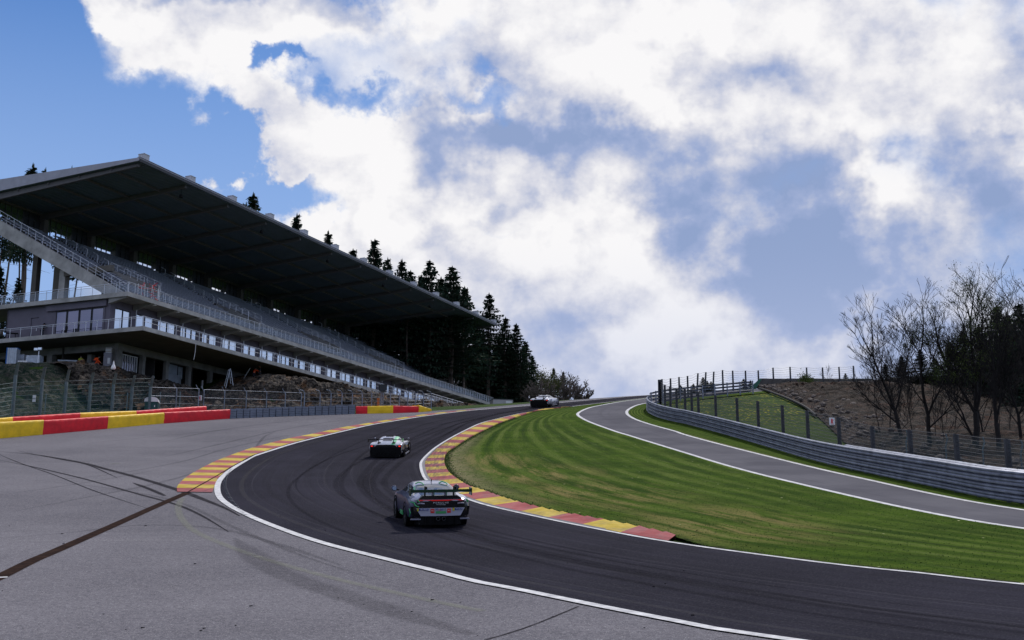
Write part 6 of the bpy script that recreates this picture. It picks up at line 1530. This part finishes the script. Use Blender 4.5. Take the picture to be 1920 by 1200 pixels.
for sx2 in (-1, 1):
    m = MB(); m.box(sx2*.92-.012, sx2*.92+.012, -2.44, -2.06, .99, 1.21); plug(wgo, 'endplate', m, C_DGRN)
    m = MB(); m.hexa([(sx2*.44-.012, -2.12, .95), (sx2*.44+.012, -2.12, .95), (sx2*.44+.012, -1.92, .95), (sx2*.44-.012, -1.92, .95), (sx2*.44-.012, -2.12, 1.24), (sx2*.44+.012, -2.12, 1.24), (sx2*.44+.012, -2.0, 1.22), (sx2*.44-.012, -2.0, 1.22)]); m.box(sx2*.44-.02, sx2*.44+.02, -2.36, -2.06, 1.178, 1.25); plug(wgo, 'strut', m, M_CARB)
m = MB(); m.tube((0, -.5, 1.28), (0, -.55, 1.37), .02, .008); plug(car, 'aerial', m, M_CARB)
# flashes, decals, lettering
m = MB(); m.hexa([(-.66,-1.5,1.01),(-.60,-1.2,1.06),(-.60,-1.2,1.10),(-.66,-1.5,1.05),(-.70,-1.0,.96),(-.60,-.9,1.18),(-.59,-.9,1.19),(-.69,-1.0,.99)]); plug(car, 'green_flash', m, C_GRN)
for q, zz, a in ((-.44, 1.262, .25), (.30, 1.268, -.25)):
    m = MB(); m.path([(q-.10, -.72, zz-.028), (q, -.70, zz+.02), (q+.10, -.80, zz-.005), (q+.14, -.9, zz-.05)], .018, 5); plug(car, 'green_flash', m, C_GRN)
for q in (-.20, .18): m = MB(); m.box(q-.03, q+.03, -2.05, -1.95, .985, 1.06); plug(car, 'deck_fin', m, C_SILV); m = MB(); m.box(q+.035, q+.05, -2.05, -1.95, .985, 1.07); plug(car, 'green_flash', m, C_GRN)
m = MB(); m.path([(-.90, -2.16, .80), (-.80, -2.27, .79), (-.76, -2.29, .70), (-.66, -2.33, .66)], .016, 5); m.path([(-.70, -2.27, .87), (-.64, -2.31, .80)], .018, 5); plug(car, 'green_flash', m, C_GRN)
m = MB(); m.path([(-.93, -2.14, .60), (-.90, -2.22, .48), (-.92, -2.1, .36)], .012, 4); m.box(-.965, -.945, -.9, -.3, .30, .42); plug(car, 'green_flash', m, C_GRN)
m = MB(); m.path([(.80, -2.26, .86), (.84, -2.22, .78)], .03, 5); plug(car, 'green_flash', m, C_GRN)
for sx2 in (-1, 1): m = MB(); m.path([(sx2*.70, -2.31, .75), (sx2*.60, -2.35, .765), (sx2*.50, -2.36, .75)], .025, 5); plug(car, 'silver_flash', m, C_SILV)
def decal(x0, x1, z0, z1, mat, nm='decal'): return plug(car, nm, arcstrip(x0, x1, z0, z1, -2.352, .10, .008, 4), mat)
def ltr(txt, x, z, size, mat, dy=-2.362, sx_=1.): o = text_mesh('lettering', txt, size, mat, car, (x, dy+.10*x*x, z), (math.pi/2, 0, 0)); o.scale = (sx_, 1, 1); return o
decal(-.31, -.20, .475, .60, M_DR); decal(.19, .30, .475, .60, M_DR); decal(-.155, .155, .455, .525, M_DG)
ltr('911', -.255, .54, .055, M_DW); ltr('911', .245, .54, .055, M_DW)
ltr('M', -.125, .575, .105, M_DB); ltr('o', -.045, .57, .105, M_DR); ltr('bil', .025, .575, .105, M_DB); ltr('1', .125, .575, .11, M_DR if False else M_BLACK)
decal(-.66, -.38, .55, .605, M_DB); decal(.42, .66, .55, .605, M_DB); decal(-.71, -.665, .535, .62, M_DY); decal(.36, .415, .53, .62, M_DY)
ltr('MICHELIN', -.51, .578, .05, M_DW); ltr('MICHELIN', .55, .578, .045, M_DW)
ltr('P O R S C H E', .0, .775, .062, M_DW, -2.345, 1.25); ltr('911 GT3 Cup', .0, .725, .045, M_DW, -2.345, 1.1)
m = MB(); m.quad((-.26, -2.42, 1.18), (.22, -2.42, 1.18), (.22, -2.42, 1.181), (-.26, -2.42, 1.181)); 
m = MB(); m.box(-.28, -.10, -1.62, -1.60, 1.115, 1.135); m.box(.0, .22, -1.62, -1.60, 1.11, 1.135); plug(car, 'sun_strip', m, M_DW)
X, Y = survey(818, 986); set_on_road(car, X - math.sin(R(-13))*-1.25*0, Y+1.3, R(-13))
car.location.x -= .32; car.scale = (.965, .98, .965)

# --- the two low mid-engined cars further up
def prototype(label, body, stripe, wing_end, dark_side):
    c = empty('racing_car', (0, 0, 0), 0, label, 'racing car', 'racing cars climbing the hill')
    ST = [(-2.25, sec(.42, .88, .62, .86, .72, .72, .75, .5, .76, .3, .765, .765)), (-2.18, sec(.34, .96, .62, .95, .80, .76, .78, .55, .79, .33, .80, .80)),
     (-1.8, sec(.20, .99, .60, .95, .88, .72, .82, .54, .87, .34, .88, .885)), (-1.3, sec(.16, 1.0, .60, .95, .90, .70, .85, .54, .95, .36, .975, .985)), (-.8, sec(.14, .98, .56, .90, .84, .70, .84, .55, 1.03, .38, 1.07, 1.08)),
     (-.3, sec(.13, .94, .52, .84, .78, .72, .82, .56, 1.08, .38, 1.13, 1.145)), (.2, sec(.13, .92, .50, .82, .76, .72, .80, .56, 1.06, .38, 1.12, 1.135)), (.7, sec(.13, .94, .52, .86, .78, .70, .78, .58, .92, .40, .98, 1.0)),
     (1.15, sec(.14, .98, .56, .92, .82, .66, .74, .54, .76, .38, .78, .79)), (1.6, sec(.15, .98, .56, .90, .80, .62, .66, .46, .64, .28, .63, .63)), (2.05, sec(.16, .90, .42, .80, .58, .6, .52, .44, .5, .24, .5, .5)), (2.3, sec(.2, .6, .34, .5, .44, .4, .42, .3, .42, .16, .42, .42))]
    slots = [('body', body), ('side_window', M_CGL), ('windscreen', M_CGL), ('body', stripe), ('rear_panel', C_BLK), ('body', dark_side), ('engine_cover', body)]
    def z(i, j, side):
        if i == -1: return 4
        if j == 5 and 4 <= i <= 7: return 1
        if j in (6, 7) and 6 <= i <= 7: return 2
        if j == 6 and side > 0 and i < 7: return 3
        if j in (2, 3) and 0 < i < 8: return 5
        return 0
    split_build(car_shell(ST, z), 2, slots, c)
    for x, y in ((-.80, -1.3), (.80, -1.3), (-.80, 1.35), (.80, 1.35)): wheel(c, x, y, .34, .32, -.04 if y > 0 else 0)
    for sx2 in (-1, 1):
        for yy in (-1.3, 1.35): m = MB(); m.lathe((sx2*.94, yy, .36), (sx2, 0, 0), [(0, .40), (.05, .38), (.051, .34)], 20); plug(c, 'wheel_arch', m, M_CARB)
        lm = plug(c, 'lamp_pod', arcstrip(sx2*.50, sx2*.90, .62, .74, -2.27, .06, .05, 4, x0t=sx2*.66, x1t=sx2*.92), C_BLK); plug(lm, 'tail_lamp', arcstrip(sx2*.74, sx2*.85, .655, .715, -2.28, .06, .02, 3), M_TAIL); plug(lm, 'reversing_lamp', arcstrip(sx2*.60, sx2*.67, .66, .70, -2.28, .06, .02, 3), M_TAILW)
        m = MB(); m.tube((sx2*.74, .62, .86), (sx2*.96, .56, .93), .018); plug(c, 'mirror_arm', m, M_CARB); m = MB(); m.lathe((sx2*1.0, .56, .95), (0, 1, 0), [(-.05, .03), (-.04, .05), (.05, .045), (.09, 0)], 10); plug(c, 'door_mirror', m, body, True)
        m = MB(); m.hexa([(sx2*.985-.012,-.9,.12),(sx2*.985+.02,-.9,.12),(sx2*.985+.02,.9,.12),(sx2*.985-.012,.9,.12),(sx2*.985-.012,-.9,.20),(sx2*.985+.02,-.9,.20),(sx2*.985+.02,.9,.20),(sx2*.985-.012,.9,.20)]); plug(c, 'side_skirt', m, body)
        m = MB(); m.hexa([(sx2*.30,-2.0,.83),(sx2*.52,-2.0,.83),(sx2*.50,-1.6,.88),(sx2*.34,-1.6,.88),(sx2*.33,-2.0,.86),(sx2*.50,-2.0,.86),(sx2*.50,-1.6,.90),(sx2*.34,-1.6,.90)]); plug(c, 'air_outlet', m, M_CARB)
    plug(c, 'rear_fascia', arcstrip(-.88, .88, .20, .62, -2.285, .05, .12, x0t=-.90, x1t=.90), M_CARB); d = plug(c, 'diffuser', arcstrip(-.80, .80, .08, .22, -2.36, .04, .5), M_CARB)
    m = MB()
    for q in (-.5, -.25, 0, .25, .5): m.box(q-.012, q+.012, -2.40, -2.1, .09, .30)
    plug(d, 'fin', m, M_CARB)
    m = MB(); m.box(-.30, .30, -1.02, -.98, 1.04, 1.075); m.box(-.26, .26, -1.5, -1.46, .945, .968); plug(c, 'louvre', m, M_CARB)
    m = MB(); m.box(-.22, .22, -.42, -.2, 1.135, 1.17); plug(c, 'roof_scoop', m, M_CARB)
    w = MB(); rows = []
    for i in range(21): x = -.98+1.96*i/20; zz = 1.035+.02*(1-abs(x)); rows.append([(x, -2.38, zz), (x, -2.2, zz-.012), (x, -2.08, zz), (x, -2.2, zz+.03), (x, -2.38, zz+.045), (x, -2.38, zz)])
    w.grid(rows); wo_ = plug(c, 'rear_wing', w, M_CARB)
    for sx2 in (-1, 1):
        m = MB(); m.box(sx2*.985-.012, sx2*.985+.012, -2.42, -2.02, .93, 1.12); plug(wo_, 'endplate', m, wing_end if sx2 > 0 or wing_end is C_WHT else M_CARB)
        m = MB(); m.hexa([(sx2*.42-.012,-2.1,.80),(sx2*.42+.012,-2.1,.80),(sx2*.42+.012,-1.9,.84),(sx2*.42-.012,-1.9,.84),(sx2*.42-.012,-2.2,1.12),(sx2*.42+.012,-2.2,1.12),(sx2*.42+.012,-2.08,1.12),(sx2*.42-.012,-2.08,1.12)]); plug(wo_, 'strut', m, M_CARB)
    return c
c2 = prototype('middle racing car, low and silver-white with one green stripe and a thin black wing', C_WHT, C_GRN, C_GRN, C_BLK)
X, Y = survey(728, 857); set_on_road(c2, X, Y+1.3, R(1.5))
c3 = prototype('farthest racing car, white and black with bright red lamps, cresting the hill', C_WHT, C_BLK, C_WHT, C_WHT)
plug(c3, 'black_flash', arcstrip(-.86, -.50, .62, .70, -2.30, .06, .02, 4), C_BLK)
m = MB(); m.box(.985, 1.0, -.7, .3, .42, .47); m.box(.985, 1.0, -.6, .5, .52, .56); plug(c3, 'door_stripe', m, C_BLK)
m = MB(); m.path([(.90, -2.12, .66), (.84, -2.26, .50), (.90, -2.24, .34)], .03, 5); m.path([(-.90, -2.12, .66), (-.94, -2.2, .50)], .03, 5); plug(c3, 'white_flash', m, C_WHT)
X, Y = survey(1023, 763.5); set_on_road(c3, X, Y+1.5, R(17))
